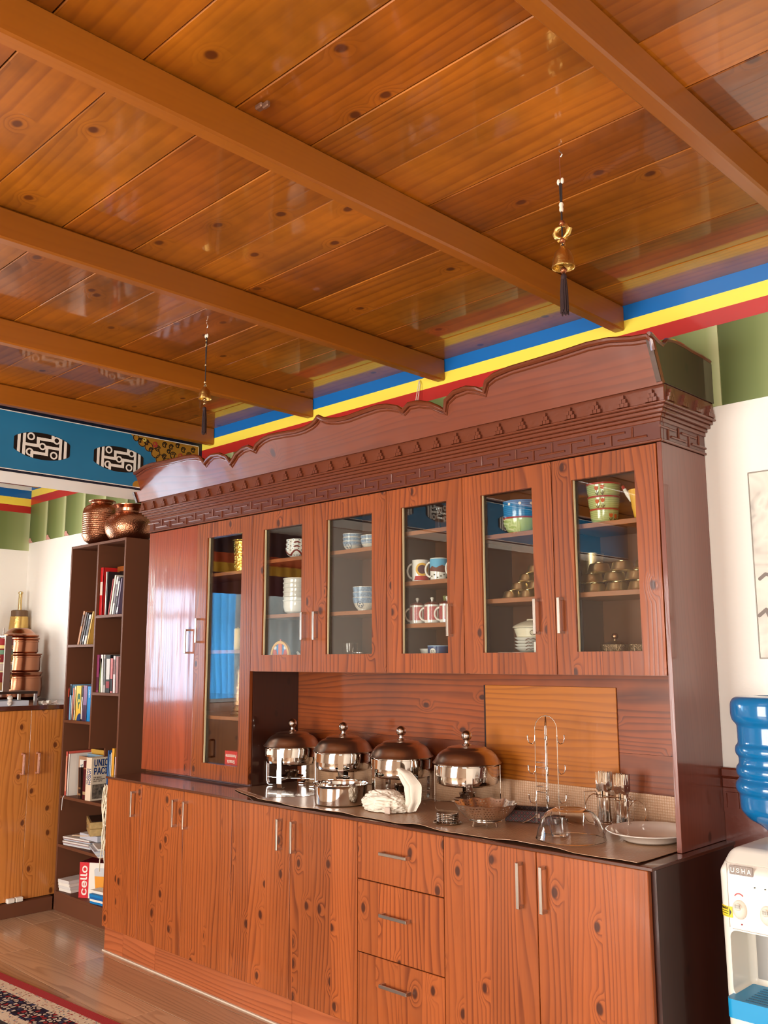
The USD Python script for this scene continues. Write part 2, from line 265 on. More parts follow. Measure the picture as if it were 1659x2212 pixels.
def wall_with_openings(name, axis, at, a0, a1, holes, thick):
    t = thing(name, None, None, kind='structure'); poly = sbox(a0, 0, a1, ZC + .1)
    for (b0, b1, z0, z1) in holes: poly = poly.difference(sbox(b0, z0, b1, z1))
    o = (at, 0, 0) if axis == 'x' else (0, at, 0); ax = (0, 1, 0) if axis == 'x' else (1, 0, 0)
    part(t, 'plaster', B().prism(poly, abs(thick), o, ax, (0, 0, 1), az=((np.sign(thick), 0, 0) if axis == 'x' else (0, np.sign(thick), 0))), PLASTER, smooth=False); return t
wl = wall_with_openings('wall_left', 'x', XL, YR - .1, YW, [(-2.9, -1.2, .92, 2.32), (-1.05, -.15, 1.28, 2.28)], -.12)
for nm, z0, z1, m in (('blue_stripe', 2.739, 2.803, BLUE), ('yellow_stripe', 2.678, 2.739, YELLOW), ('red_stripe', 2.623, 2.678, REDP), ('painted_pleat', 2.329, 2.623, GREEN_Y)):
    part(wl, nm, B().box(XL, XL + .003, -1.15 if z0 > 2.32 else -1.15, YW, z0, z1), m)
wr_ = wall_with_openings('wall_right', 'x', XR, YR - .1, YW, [], .12)
wre = wall_with_openings('wall_rear', 'y', YR, XL, XR, [(-4.25, -2.1, .15, 2.25), (-.3, 1.4, .75, 2.25)], -.12)
FRAME = plain('window_frame_brown', (96, 48, 26), 0.4, coat=0.4)
def window(n, axis, at, b0, b1, z0, z1, nv):
    t = thing(f'window_{n}', None, None, kind='structure')
    def bar(c0, c1, d0, d1):
        return B().box(*((at - .04, at + .03, c0, c1) if axis == 'x' else (c0, c1, at - .04, at + .03)), d0, d1)
    for c in ((b0, b0 + .06, z0, z1), (b1 - .06, b1, z0, z1), (b0, b1, z0, z0 + .06), (b0, b1, z1 - .06, z1)): part(t, 'window_frame', bar(*c), FRAME)
    for i in range(1, nv): part(t, 'mullion', bar(b0 + (b1 - b0) * i / nv - .025, b0 + (b1 - b0) * i / nv + .025, z0, z1), FRAME)
    part(t, 'transom', bar(b0, b1, z0 + (z1 - z0) * .68 - .025, z0 + (z1 - z0) * .68 + .025), FRAME)
window(1, 'x', XL - .06, -2.9, -1.2, .92, 2.32, 3); window(2, 'y', YR - .06, -4.25, -2.1, .15, 2.25, 4); window(3, 'y', YR - .06, -.3, 1.4, .75, 2.25, 4); window(4, 'x', XL - .06, -1.05, -.15, 1.28, 2.28, 2)  # the last window is made up and out of view, added to light the left
# left window dressing (seen mirrored in the cabinet glass)
def curtain(name, y0, y1, z0, z1, x, folds, amp, m, label, cat, tie=0.0):
    ny, nz = folds * 10, 24; P = np.zeros((nz, ny, 3)); s = np.linspace(0, 1, ny)
    for i, z in enumerate(np.linspace(z0, z1, nz)):
        k = 1 - tie * (1 - (z - z0) / (z1 - z0)) ** 1.5
        P[i, :, 1] = y0 + (y1 - y0) * s * k; P[i, :, 2] = z; P[i, :, 0] = x + amp * np.sin(s * folds * 2 * PI + .6 * math.sin(3 * z))
    return single(name, sheet(P, .003), m, label, cat, smooth=True)
CURT = MAT('curtain_blue', {'d': ('diffuse_bsdf', {'color': lin((110, 190, 226))}), 't': ('translucent_bsdf', {'color': lin((190, 234, 252))}), 'm': ('mix_closure', {'fac': 0.75})}, [('d.BSDF', 'm.closure1'), ('t.BSDF', 'm.closure2')], 'm.closure')
SHEER = MAT('curtain_sheer', {'d': ('diffuse_bsdf', {'color': lin((226, 216, 206))}), 't': ('translucent_bsdf', {'color': lin((236, 226, 214))}), 'm': ('mix_closure', {'fac': 0.55})}, [('d.BSDF', 'm.closure1'), ('t.BSDF', 'm.closure2')], 'm.closure')
curtain('curtain', -1.98, -1.66, .85, 2.15, XL + .09, 4, .02, CURT, 'bright blue patterned curtain hanging at the left window, seen mirrored in the cabinet glass', 'curtain', .35)
curtain('sheer_curtain', -2.92, -1.99, .9, 2.15, XL + .06, 7, .018, SHEER, 'thin off-white sheer curtain covering the left window beside the blue one', 'curtain')
v = thing('window_valance', 'layered orange, yellow and maroon valance over the left window, seen as a reflection', 'valance')
for nm, z0, z1, c in (('maroon_band', 2.08, 2.27, (84, 34, 46)), ('yellow_band', 2.27, 2.36, (232, 176, 44)), ('orange_band', 2.36, 2.45, (206, 84, 30)), ('dark_band', 2.45, 2.68, (58, 30, 40))):
    P = np.zeros((2, 160, 3)); s = np.linspace(0, 1, 160)
    for i, z in enumerate((z0, z1)): P[i, :, 1] = -3.05 + 1.95 * s; P[i, :, 2] = z; P[i, :, 0] = XL + .13 + .012 * np.sin(s * 100)
    part(v, nm, sheet(P, .004), plain('valance_' + nm, c, .7), smooth=True)
# ---- ceiling ----
ce = thing('ceiling', None, None, kind='structure')
part(ce, 'backing_board', B().box(XL - .1, XR + .1, YR - .1, YW + .1, ZC + .016, ZC + .06), plain('ceiling_gap', (40, 18, 8), .8))
js = [YW + .02, .35, .11, -.107, -.333, -.592, -.827, -1.072, -1.322, -1.588]
while js[-1] > YR: js.append(js[-1] - (.24 + .02 * math.sin(len(js) * 2.3)))
for i in range(len(js) - 1):
    part(ce, 'plank', B().box(XL, XR, js[i + 1] + .0012, js[i] - .0012, ZC + .0015 * ((i * 7) % 3) / 2, ZC + .018, .0025), PLANK[i % 3])
for x in (.01, -.946, -1.794, -2.73, -3.66, -4.565, .95, 1.89):
    single('ceiling_beam', B().box(x - .0235, x + .0235, YR, YW - .002, 2.768, ZC - .0005, .006), BEAM, None, None, kind='structure')
single('ceiling_beam', B().box(-6.9, -6.84, YR, YW - .002, 2.815, ZC - .0005, .006), BEAM, None, None, kind='structure')
# ---- painted beam with dzi beads ----
DX = -4.671
pb = thing('painted_beam', 'blue painted cross beam with black and white bead emblems and a gold cloud corner', 'beam', (DX - .15, -2.2, 2.449), kind='structure')
part(pb, 'beam_core', B().box(DX - .3, DX - .004, YR, YW - .002, 2.449, ZC - .001), WHITEP)
part(pb, 'blue_panel', B().box(DX - .004, DX, YR, .535, 2.47, 2.772), DZIBLUE)
part(pb, 'navy_border', B().box(DX - .004, DX + .0005, YR, YW - .003, 2.776, 2.84), NAVY); part(pb, 'navy_border', B().box(DX - .004, DX + .0005, YR, YW - .003, 2.452, 2.464), NAVY)
part(pb, 'navy_border', B().box(DX - .004, DX + .0005, .541, YW - .003, 2.464, 2.776), NAVY)
part(pb, 'white_line', B().box(DX - .004, DX + .001, YR, .541, 2.771, 2.776), WHITEP); part(pb, 'white_line', B().box(DX - .004, DX + .001, YR, .541, 2.464, 2.469), WHITEP)
part(pb, 'white_line', B().box(DX - .004, DX + .001, .536, .541, 2.464, 2.776), WHITEP)
def lens(a, h, cut):
    n = 40; t = np.linspace(-cut, cut, n); y = h * np.sqrt(np.maximum(0, 1 - (t / 1.12) ** 2)); return Polygon([(a * u / cut, w) for u, w in zip(t, y)] + [(a * u / cut, -w) for u, w in zip(t[::-1], y[::-1])])
def bead(yc, zc):
    a, h = .155, .072; L = lens(a, h, 1.0); L = L.buffer(-.006).buffer(.006)
    o, ax, ay = (DX, yc, zc), (0, 1, 0), (0, 0, 1)
    b = part(pb, 'bead_emblem', B().prism(L, .0015, o, ax, ay), BLACKP)
    U = lambda u: (u - .5) * 2 * a
    st = [sbox(U(c - .025), -h, U(c + .025), h) for c in (.085, .175, .825, .915)]
    zz = LineString([(U(.17), 0), (U(.42), 0), (U(.42), .55 * h), (U(.68), .55 * h), (U(.68), .95 * h)]).buffer(.008, join_style=2, cap_style=2)
    st += [zz, affinity.rotate(zz, 180, origin=(0, 0))]
    for (u, w) in ((.29, .62), (.5, 0), (.71, -.55), (.28, -.55), (.75, .62)):
        if (u, w) == (.5, 0): r = .0125
        else: r = .014
        st.append(Point(U(u), w * h).buffer(r + .007).difference(Point(U(u), w * h).buffer(r - .0015)))
    part(b, 'white_pattern', B().prism(union_all(st).intersection(L.buffer(-.001)), .001, (DX + .0015, yc, zc), ax, ay), WHITEP)
for k in range(-6, 2): bead(-.445 + .452 * k, 2.612)
orn = thing('corner_cloud', 'gold painted cloud scrollwork with green and red pearls in the upper corner of the blue beam', 'ornament', (DX, .33, 2.6), kind='structure')
tri = Polygon([(.075, 2.771), (.536, 2.771), (.536, 2.47), (.49, 2.6), (.41, 2.615), (.3, 2.63), (.22, 2.68), (.15, 2.72)])
cl = [Point(y, z).buffer(r) for y, z, r in ((.11, 2.755, .02), (.15, 2.735, .026), (.195, 2.715, .028), (.24, 2.685, .03), (.275, 2.65, .032), (.32, 2.635, .034), (.37, 2.62, .035), (.42, 2.61, .035), (.47, 2.6, .034), (.505, 2.56, .034), (.515, 2.51, .03))]
G = union_all([tri] + cl).intersection(sbox(.05, 2.47, .536, 2.771))
part(orn, 'cloud_ground', B().prism(G, .0012, (DX + .0002, 0, 0), (0, 1, 0), (0, 0, 1)), GOLDP)
dark = [c.difference(c.buffer(-.004)).intersection(G) for c in cl]
for y, z, r in ((.135, 2.745, .012), (.18, 2.74, .014), (.21, 2.7, .013), (.255, 2.715, .016), (.3, 2.745, .015), (.345, 2.74, .014), (.39, 2.755, .013), (.36, 2.69, .02), (.3, 2.675, .014), (.43, 2.735, .015), (.47, 2.71, .016), (.5, 2.745, .014), (.5, 2.66, .016), (.33, 2.71, .012), (.45, 2.64, .014), (.52, 2.6, .012)):
    c = LineString(arc(y, z, r, 20, 300, 14) + arc(y, z, r * .5, 300, 520, 8)).buffer(.0028); dark.append(c.intersection(G))
part(orn, 'dark_scroll', B().prism(union_all(dark), .0008, (DX + .0014, 0, 0), (0, 1, 0), (0, 0, 1)), BLACKP)
for y, z, r, c in ((.235, 2.735, .017, (176, 60, 50)), (.41, 2.695, .015, (176, 60, 50)), (.4, 2.65, .024, (120, 140, 88)), (.165, 2.752, .012, (214, 190, 90))):
    part(orn, 'pearl', B().prism(Point(y, z).buffer(r).difference(Point(y - r * .3, z + r * .2).buffer(r * .45)), .001, (DX + .0022, 0, 0), (0, 1, 0), (0, 0, 1)), plain(f'pearl_{int(y*1000)}', c, .4))
part(orn, 'white_flower', B().prism(union_all([Point(.47 + dx, 2.605 + dz).buffer(.022) for dx, dz in ((0, 0), (.03, .01), (.055, .005), (.01, -.025), (.045, -.025))]).intersection(sbox(.4, 2.47, .536, 2.771)), .001, (DX + .0022, 0, 0), (0, 1, 0), (0, 0, 1)), plain('flower_white', (214, 200, 184), .5))
part(orn, 'cloud_ground', B().prism(union_all([Point(y, z).buffer(.03) for y, z in ((.13, 2.475), (.17, 2.485), (.21, 2.49), (.26, 2.5), (.32, 2.51), (.38, 2.52), (.45, 2.53), (.5, 2.54))]).intersection(sbox(.05, 2.4695, .536, 2.7)), .0012, (DX + .0002, 0, 0), (0, 1, 0), (0, 0, 1)), GOLDP)
# ---- floor ----
FL = [wood(f'floor_laminate_{i}', c, d, (90, 66, 46), 'x', kn=0.0, rough=.35, coat=.8, crough=.16, wav=.04, contrast=.6) for i, (c, d) in enumerate([((192, 160, 128), (122, 92, 68)), ((180, 148, 116), (110, 82, 60)), ((204, 172, 138), (134, 102, 76))])]
fl = thing('floor', None, None, kind='structure')
part(fl, 'subfloor', B().box(XL - .1, XR + .1, YR - .1, YW + .1, -.08, -.009), plain('subfloor', (60, 46, 36), .8))
r_ = 0; y = YW
while y > YR:
    x = XL - (r_ % 3) * .41
    while x < XR:
        x1 = min(x + 1.24, XR + .05)
        if x1 - x > .02: part(fl, 'floor_plank', B().box(max(x, XL - .05) + .0008, x1 - .0008, y - .1985, y - .0008, -.01, 0, .001), FL[int(rng.integers(3))])
        x += 1.24
    y -= .2; r_ += 1
# ---- rug ----
RUGD = plain('rug_field', (44, 36, 40), .9, bump=(400, .3))
def rugmat(name, base, cols, sc):
    return MAT(name, {'tc': ('texture_coordinate', {}), 'v': ('voronoi_texture', {'scale': sc, 'randomness': .6}), 'd': ('voronoi_texture', {'scale': sc, 'randomness': .6, 'feature': 'distance_to_edge'}), 's': ('separate_color', {}), 'r': ('rgb_ramp', {'ramp': [(i / len(cols), lin(c)) for i, c in enumerate(cols)], 'interpolate': False}),
        'e': ('math', {'math_type': 'greater_than', 'value2': .14}), 'm': ('mix_color', {'a': lin(base)}), 'n': ('noise_texture', {'scale': 500.0}), 'b': ('bump', {'strength': .3, 'distance': .01}), 'p': ('principled_bsdf', {'roughness': .95, 'specular_ior_level': .1})},
        [('tc.object', 'v.vector'), ('tc.object', 'd.vector'), ('tc.object', 'n.vector'), ('v.color', 's.color'), ('s.r', 'r.fac'), ('d.distance', 'e.value1'), ('e.value', 'm.fac'), ('r.color', 'm.b'), ('m.result', 'p.base_color'), ('n.fac', 'b.height'), ('b.normal', 'p.normal')])
rug = thing('rug', 'red-edged oriental rug with cream and navy patterned borders on the laminate floor', 'rug', (-3.6, -1.35, .0), rot=4.3)
def rug_part(nm, i0, i1, m):
    a = sbox(-1.6 + i0, -.9 + i0, 1.6 - i0, .9 - i0)
    if i1: a = a.difference(sbox(-1.6 + i1, -.9 + i1, 1.6 - i1, .9 - i1))
    part(rug, nm, B().prism(a, .010 - i0 * .004, (0, 0, 0.0005), (1, 0, 0), (0, 1, 0)), m, world=False)
RUGC = rugmat('rug_cream', (216, 202, 176), [(216, 202, 176), (226, 214, 190), (150, 120, 100), (224, 212, 188), (120, 130, 140), (222, 210, 186), (160, 70, 66)], 90.0)
RUGN = rugmat('rug_navy', (40, 32, 44), [(206, 196, 178), (46, 40, 62), (214, 204, 186), (150, 50, 52), (200, 190, 172), (60, 66, 100), (196, 186, 168)], 44.0)
for nm, i0, i1, m in (('red_edge', 0, .05, plain('rug_red', (166, 40, 44), .9, bump=(400, .3))), ('cream_border', .05, .112, RUGC), ('navy_border', .112, .235, RUGN), ('cream_border', .235, .295, RUGC), ('dark_field', .295, None, RUGD)): rug_part(nm, i0, i1, m)
# ================= kitchen cabinets =================
PANE = MAT('window_pane', {'t': ('transparent_bsdf', {'color': (.95, .965, .95)}), 'g': ('glossy_bsdf', {'roughness': 0.0, 'color': (1, 1, 1)}), 'w': ('layer_weight', {'blend': .5}), 'w5': ('math', {'math_type': 'power', 'value2': 4.0}), 'f': ('math', {'math_type': 'multiply_add', 'value2': .9, 'value3': .065}), 'm': ('mix_closure', {})},
    [('w.facing', 'w5.value1'), ('w5.value', 'f.value1'), ('f.value', 'm.fac'), ('t.BSDF', 'm.closure1'), ('g.BSDF', 'm.closure2')], 'm.closure')
EDGE = plain('pane_edge', (206, 190, 150), .4)
def handle(t, x, z, L, vert, yf, name='handle'):
    b = B(); w = .012; d = .03
    if vert: b.box(x - w / 2, x + w / 2, yf - d, yf - d + .007, z - L / 2, z + L / 2, .0015); [b.box(x - w / 2, x + w / 2, yf - d + .004, yf, zz - .005, zz + .005) for zz in (z - L / 2 + .005, z + L / 2 - .005)]
    else: b.box(x - L / 2, x + L / 2, yf - d, yf - d + .007, z - w / 2, z + w / 2, .0015); [b.box(xx - .005, xx + .005, yf - d + .004, yf, z - w / 2, z + w / 2) for xx in (x - L / 2 + .005, x + L / 2 - .005)]
    return part(t, name, b, NICKEL, 'brushed nickel bar handle')
G_ = .0016
def flat_door(t, x0, x1, z0, z1, m, yf=0.0, th=.019, nm='door'):
    return part(t, nm, B().box(x0 + G_, x1 - G_, yf, yf + th, z0 + G_, z1 - G_, .0018), m)
# lower units
LX = [-4.63, -4.287, -3.905, -3.519, -3.111, -2.705, -2.264, -1.864, -1.4605]; LXE = -1.446; LT = .864; LB = .118
def lower(name, label, i0, i1, split=None):
    x0, x1 = LX[i0], LX[i1]; t = thing(name, label, 'cabinet', ((x0 + x1) / 2, .28, 0), group=None)
    xe = LXE if i1 == 8 else x1
    part(t, 'carcass', B().box(x0 + .001, xe, .021, YW - .006, LB - .003, LT - .001), PINE_SIDE)
    return t
KICK = wood('plinth_pine', (170, 92, 52), (128, 60, 30), (84, 40, 22), 'x', kn=.2)
u = lower('base_cabinet', 'single-door knotty pine base cabinet at the left end beside the bookcase', 0, 1); d = flat_door(u, LX[0], LX[1], LB, LT, PINE); handle(d, LX[1] - .056, .762, .125, True, 0)
for (a, lab) in ((1, 'two-door knotty pine base cabinet below the tall cupboard'), (3, 'two-door knotty pine base cabinet directly left of the three drawers'), (6, 'two-door knotty pine base cabinet at the right end under the glass bowl')):
    u = lower('base_cabinet', lab, a, a + 2)
    for k in (0, 1):
        d = flat_door(u, LX[a + k], LX[a + k + 1], LB, LT, PINE); hx = LX[a + 1] + (-.058 if k == 0 else .034)
        handle(d, hx, .758 if a < 6 else .752, .127 if a < 6 else .145, True, 0)
u = lower('drawer_cabinet', 'base cabinet with three stacked knotty pine drawers', 5, 6)
for z0, z1, hz in ((.652, LT, .765), (.387, .652, .545), (LB, .387, .30)):
    d = flat_door(u, LX[5], LX[6], z0, z1, PINE, nm='drawer'); handle(d, (LX[5] + LX[6]) / 2 - .008, hz, .14, False, 0)
pl = thing('plinth', 'pine plinth board along the foot of the base cabinets', 'plinth', (-3.0, .03, 0))
for x0, x1 in ((-4.615, -4.43), (-4.43, -4.13), (-4.13, -3.1), (-3.1, -2.2), (-2.2, -1.46)): part(pl, 'plinth_board', B().box(x0 + .0006, x1 - .0006, .012, .03, .001, LB - .001), KICK)
single('trim_1', B().box(-4.62, -1.45, .003, .012, .0, .006), plain('floor_sealant', (206, 190, 170), .5), None, None, kind='structure')
wt = single('worktop', B().box(-4.632, -1.44, -.012, YW - .003, LT + .001, .876, .0015), DARKTOP, 'dark brown varnished worktop running the whole length of the base cabinets', 'worktop')
# upper units
UX = [-4.69, -4.203, -3.716, -3.249, -2.773, -2.345, -1.916, -1.49]; YD = .235; YI = YD + .021; UT = 2.211; UB = 1.429; YB = .545
def carc(t, x0, x1, z0, z1, shelves, lw=.009, rw=.009):
    part(t, 'side_panel', B().box(x0 + .0005, x0 + lw, YI, YB, z0, z1), PINE_SIDE); part(t, 'side_panel', B().box(x1 - rw, x1 - .0005, YI, YB, z0, z1), PINE_SIDE)
    part(t, 'back_panel', B().box(x0 + .0005, x1 - .0005, YB, YB + .008, z0, z1), CARC)
    part(t, 'bottom_panel', B().box(x0 + lw, x1 - rw, YI, YB, z0, z0 + .016), CARC); part(t, 'top_panel', B().box(x0 + lw, x1 - rw, YI, YB, z1 - .016, z1), CARC)
    for (a, b, z) in shelves: part(t, 'shelf', B().box(max(a, x0 + lw) + .0005, min(b, x1 - rw) - .0005, .285, YB - .001, z - .018, z, .001), SHELFEDGE)
def glass_door(t, x0, x1, z0, z1, p, hx):
    fr = sbox(x0 + G_, z0 + G_, x1 - G_, z1 - G_).difference(sbox(*p))
    d = part(t, 'door', B().prism(fr, .019, (0, YD + .019, 0), (1, 0, 0), (0, 0, 1)), PINE_UP, smooth=False)
    part(d, 'pane', B().box(p[0] - .008, p[2] + .008, YD + .0195, YD + .0235, p[1] - .008, p[3] + .008), PANE, 'clear glass pane')
    a = .003
    part(d, 'glazing_strip', B().box(p[0], p[0] + a, YD + .010, YD + .019, p[1], p[3]), EDGE)
    if hx: handle(d, hx, 1.64, .13, True, YD)
    return d
tc = thing('tall_cupboard', 'tall two-door cupboard standing on the worktop, left door solid and right door glazed', 'cupboard', (-4.2, .4, .877))
carc(tc, UX[0], UX[2], .889, UT, [(UX[0], UX[2], 1.945), (UX[0], UX[2], 1.537), (UX[0], UX[2], 1.2)], .016, .016)
part(tc, 'plinth', B().box(UX[0] + .01, UX[2] - .01, .26, .5, .877, .889), DARKTOP)
PINE_TALL = wood('pine_tall', (150, 66, 34), (108, 40, 18), (66, 24, 12), 'z', strip=0.08, kn=0.25, coat=1.0, crough=.1, rough=.35, wav=.22, wstretch=True, wscale=2.2)
d = flat_door(tc, UX[0], UX[1], .887, UT, PINE_TALL, YD, nm='door'); handle(d, UX[1] - .05, 1.585, .13, True, YD)
d = glass_door(tc, UX[1], UX[2], .887, UT, (-4.108, .965, -3.803, 2.13), UX[1] + .045)
NR = []
for nm, lab, a, b, sh, doors in (
    ('wall_cabinet', 'double wall cabinet with glazed doors holding white and blue bowls', 2, 4, [(UX[2], UX[3], 1.981), (UX[2], UX[3], 1.707), (UX[3], UX[4], 1.985), (UX[3], UX[4], 1.703)], ((2, (-3.628, 1.509, -3.334, 2.126), UX[3] - .055), (3, (-3.16, 1.51, -2.862, 2.125), UX[3] + .03))),
    ('wall_cabinet', 'single wall cabinet with a glazed door holding mugs and goblets', 4, 5, [(UX[4], UX[5], 2.029), (UX[4], UX[5], 1.814), (UX[4], UX[5], 1.635)], ((4, (-2.686, 1.51, -2.43, 2.126), UX[5] - .065),)),
    ('wall_cabinet', 'double wall cabinet with glazed doors at the right end holding brass bowls', 5, 7, [(UX[5], UX[6], 1.972), (UX[5], UX[6], 1.719), (UX[6], UX[7], 1.972), (UX[6], UX[7], 1.723)], ((5, (-2.252, 1.51, -2.006, 2.125), UX[6] - .075), (6, (-1.83, 1.511, -1.576, 2.128), UX[6] + .03)))):
    t = thing(nm, lab, 'cabinet', ((UX[a] + UX[b]) / 2, .4, UB)); carc(t, UX[a], UX[b], UB, UT, sh)
    if b - a == 2: part(t, 'middle_panel', B().box(UX[a + 1] - .008, UX[a + 1] + .008, YI, YB, UB + .016, UT - .016), PINE_SIDE)
    for (i, p, hx) in doors: glass_door(t, UX[i], UX[i + 1], UB, UT, p, hx)
# niche
single('cabinet_end_panel', B().box(-1.489, -1.472, .238, YW - .002, .877, UT + .002, .001), PINE_END, 'tall brown varnished end panel closing the right side of the wall cabinets', 'panel')
nb = thing('niche_back_panel', 'knotty reddish pine back board behind the chafing dishes', 'panel', (-2.6, YB, .877))
for z0, z1 in ((.877, 1.14), (1.14, 1.427)): part(nb, 'back_board', B().box(UX[2] + .001, -1.49, YB, YB + .012, z0 + .0005, z1 - .0005), PINE_H)
single('inset_panel', B().box(-2.487, -1.863, YB - .007, YB - .0005, .99, 1.378, .001), PINE_LIGHT, 'lighter amber-coloured wood panel set into the niche back above the mug tree', 'panel')
single('trim_2', B().box(-2.497, -2.489, YB - .004, YB - .0005, .99, 1.378), plain('gap_dark', (40, 14, 6), .8), None, None, kind='structure')  # dark strip painted in as the shadow line along the inset panel
single('niche_side_panel', B().box(UX[2] + .0005, UX[2] + .004, YI, YB - .001, .877, UB - .002), PINE_SIDE, 'dark end of the tall cupboard forming the left side of the serving niche', 'panel')
# ---- carved cornice ----
co = thing('carved_cornice', 'carved reddish-brown cornice with fret band, little block pyramids and scalloped top board', 'cornice', (-3.08, .4, UT))
CX0, CX1 = -4.692, -1.47
CW = plain('carved_brown', (104, 48, 23), .35, coat=.5, bump=(30, .06)); CW_D = plain('carved_ground', (88, 36, 20), .4, coat=.5)
def ring(o, z0, z1, th=.02, c=.002):     # moulding along the front and both returns, o = overhang
    return B().box(CX0 - o, CX1 + o, YD - o, YD - o + th, z0, z1, c).box(CX1 + o - th, CX1 + o, YD - o + th, YW - .002, z0, z1, c).box(CX0 - o, CX0 - o + th, YD - o + th, YW - .002, z0, z1, c)
part(co, 'fret_ground', ring(.0, UT + .003, 2.297), CW_D)
part(co, 'moulding', ring(.006, UT + .003, 2.223, .014), CW); part(co, 'moulding', ring(.006, 2.283, 2.297, .014), CW)
part(co, 'moulding', ring(.014, 2.297, 2.309), CW); part(co, 'moulding', ring(.026, 2.309, 2.322), CW); part(co, 'moulding', ring(.036, 2.322, 2.333), CW)
part(co, 'ledge', ring(.048, 2.333, 2.341, .06), CW); part(co, 'block_ground', ring(.04, 2.341, 2.40, .02), CW)
def key(o, ax, flip):
    s = -1 if flip else 1; zm = 2.253; b = B(); n = np.cross(ax, (0, 0, 1)); P = lambda a, z: tuple(np.array(o) + np.array(ax) * a + np.array((0, 0, z)) + n * .001)
    b.tube([P(0, zm - s * .027), P(0, zm + s * .012), P(.004, zm + s * .012)], .0042, 5); b.tube([P(-.056, zm + s * .013), P(.056, zm + s * .013)], .0046, 6); return b
n = int((CX1 - CX0) / .083)
for i in range(n): part(co, 'fret_key', key((CX0 + .045 + i * .083, YD - .0005, 0), (1, 0, 0), i % 2), CW)
for i in range(4): part(co, 'fret_key', key((CX1 + .0005, YD + .05 + i * .076, 0), (0, 1, 0), i % 2), CW)
def pyramid(o, ax):
    n = np.cross(ax, (0, 0, 1)); b = B(); w = .0145
    for row, k in ((0, 3), (1, 2), (2, 1)):
        for j in range(k):
            c = np.array(o) + np.array(ax) * ((j - (k - 1) / 2) * w * 1.05) + np.array((0, 0, .007 + row * w * .98)) + n * .005; h = w * .47
            q = trimesh.creation.box((2 * h, 2 * h, 2 * h)); q.apply_translation(c); b.add(q)
    return b
for i in range(31): part(co, 'block_pyramid', pyramid((-4.70 + i * .1075, YD - .04, 2.342), (1, 0, 0)), CW)
for i in range(4): part(co, 'block_pyramid', pyramid((CX1 + .04, YD - .005 + i * .098, 2.342), (0, 1, 0)), CW)
half = [(-4.752, 2.40), (-4.752, 2.5), (-4.735, 2.53), (-4.70, 2.545), (-4.642, 2.55), (-4.56, 2.565), (-4.475, 2.569), (-4.357, 2.564), (-4.254, 2.562), (-4.137, 2.56), (-4.061, 2.552), (-4.021, 2.538), (-3.998, 2.506), (-3.965, 2.522), (-3.92, 2.534), (-3.855, 2.53), (-3.807, 2.51), (-3.788, 2.475), (-3.76, 2.49), (-3.72, 2.512), (-3.66, 2.528), (-3.609, 2.530), (-3.572, 2.512), (-3.545, 2.53), (-3.49, 2.546), (-3.434, 2.552), (-3.34, 2.548), (-3.245, 2.542), (-3.183, 2.544), (-3.13, 2.552), (-3.096, 2.562), (-3.068, 2.577)]
out = half + [(-6.136 - x, z) for x, z in half[::-1]]; out = [(min(x, -1.424), z) for x, z in out]
TY = lambda z: .192 - .42 * (z - 2.36)
k = 1 / math.hypot(1, .42); up = np.array((0, -.42 * k, k)); nrm = np.array((0, -k, -.42 * k))
top = Polygon([(x, (z - 2.395) / k) for x, z in out] )
b = B().prism(top.buffer(0), .018, (0, TY(2.395) + .019, 2.395), (1, 0, 0), tuple(up), nrm)
part(co, 'scalloped_board', b, PINE_RED, smooth=25)
tr = [(x, TY(z) - .004, z - .002) for x, z in out[1:-1]]
part(co, 'scallop_bead', B().tube(tr, .0105, 8), CW)
tr2 = [(x, TY(z - .02) - .002, z - .02) for x, z in out[3:-3]]
part(co, 'scallop_bead', B().tube(tr2, .0035, 6), CW)
sp = Polygon([(.17, 2.40), (.105, 2.549), (.123, 2.55), (.16, 2.537), (.195, 2.532), (.21, 2.545), (.226, 2.557), (.277, 2.566), (.335, 2.566), (.409, 2.562), (.486, 2.561), (.55, 2.556), (.562, 2.545), (.562, 2.40)])
part(co, 'side_board', B().prism(sp, .018, (-1.443, 0, 0), (0, 1, 0), (0, 0, 1)), PINE_SIDE)
part(co, 'scallop_bead', B().tube([(-1.428, y, z) for y, z in list(sp.exterior.coords)[1:12]], .008, 6), CW)
part(co, 'side_board', B().prism(affinity.translate(sp, 0, -.01), .018, (-4.75, 0, 0), (0, 1, 0), (0, 0, 1)), PINE_SIDE)
# ================= bookcase =================
bc = thing('bookcase', 'tall dark brown open bookcase with staggered shelves in the left corner', 'bookcase', (-5.22, .38, 0))
BX0, BX1, BY0, BY1 = -5.562, -4.886, .198, .555; Tt = .016
for x in (BX0, BX1 - Tt): part(bc, 'side_panel', B().box(x, x + Tt, BY0, BY1, 0, 2.205, .001), SHELF)
part(bc, 'divider', B().prism(Polygon([(BY0, .965), (BY0, 2.188), (BY1 - .01, 2.188), (BY1 - .01, .669), (.30, .669), (.30, .965)]), .016, (-5.223, 0, 0), (0, 1, 0), (0, 0, 1)), SHELF, smooth=False)
part(bc, 'top_panel', B().box(BX0 + Tt, BX1 - Tt, BY0, BY1, 2.189, 2.205, .001), SHELF)
part(bc, 'back_panel', B().box(BX0 + Tt, BX1 - Tt, BY1 - .008, BY1, .0, 2.189), SHELF)
part(bc, 'base_board', B().box(BX0 + Tt, BX1 - Tt, BY0 + .002, BY0 + .02, 0, .108), SHELF)
for a, b, z in ((BX0 + Tt, -5.223, 1.583), (BX0 + Tt, -5.223, 1.122), (-5.207, BX1 - Tt, 1.755), (-5.207, BX1 - Tt, 1.297), (BX0 + Tt, BX1 - Tt, .668), (BX0 + Tt, BX1 - Tt, .383), (BX0 + Tt, BX1 - Tt, .110)):
    part(bc, 'shelf', B().box(a + .0004, b - .0004, BY0, BY1 - .009, z - .017, z, .001), SHELF)
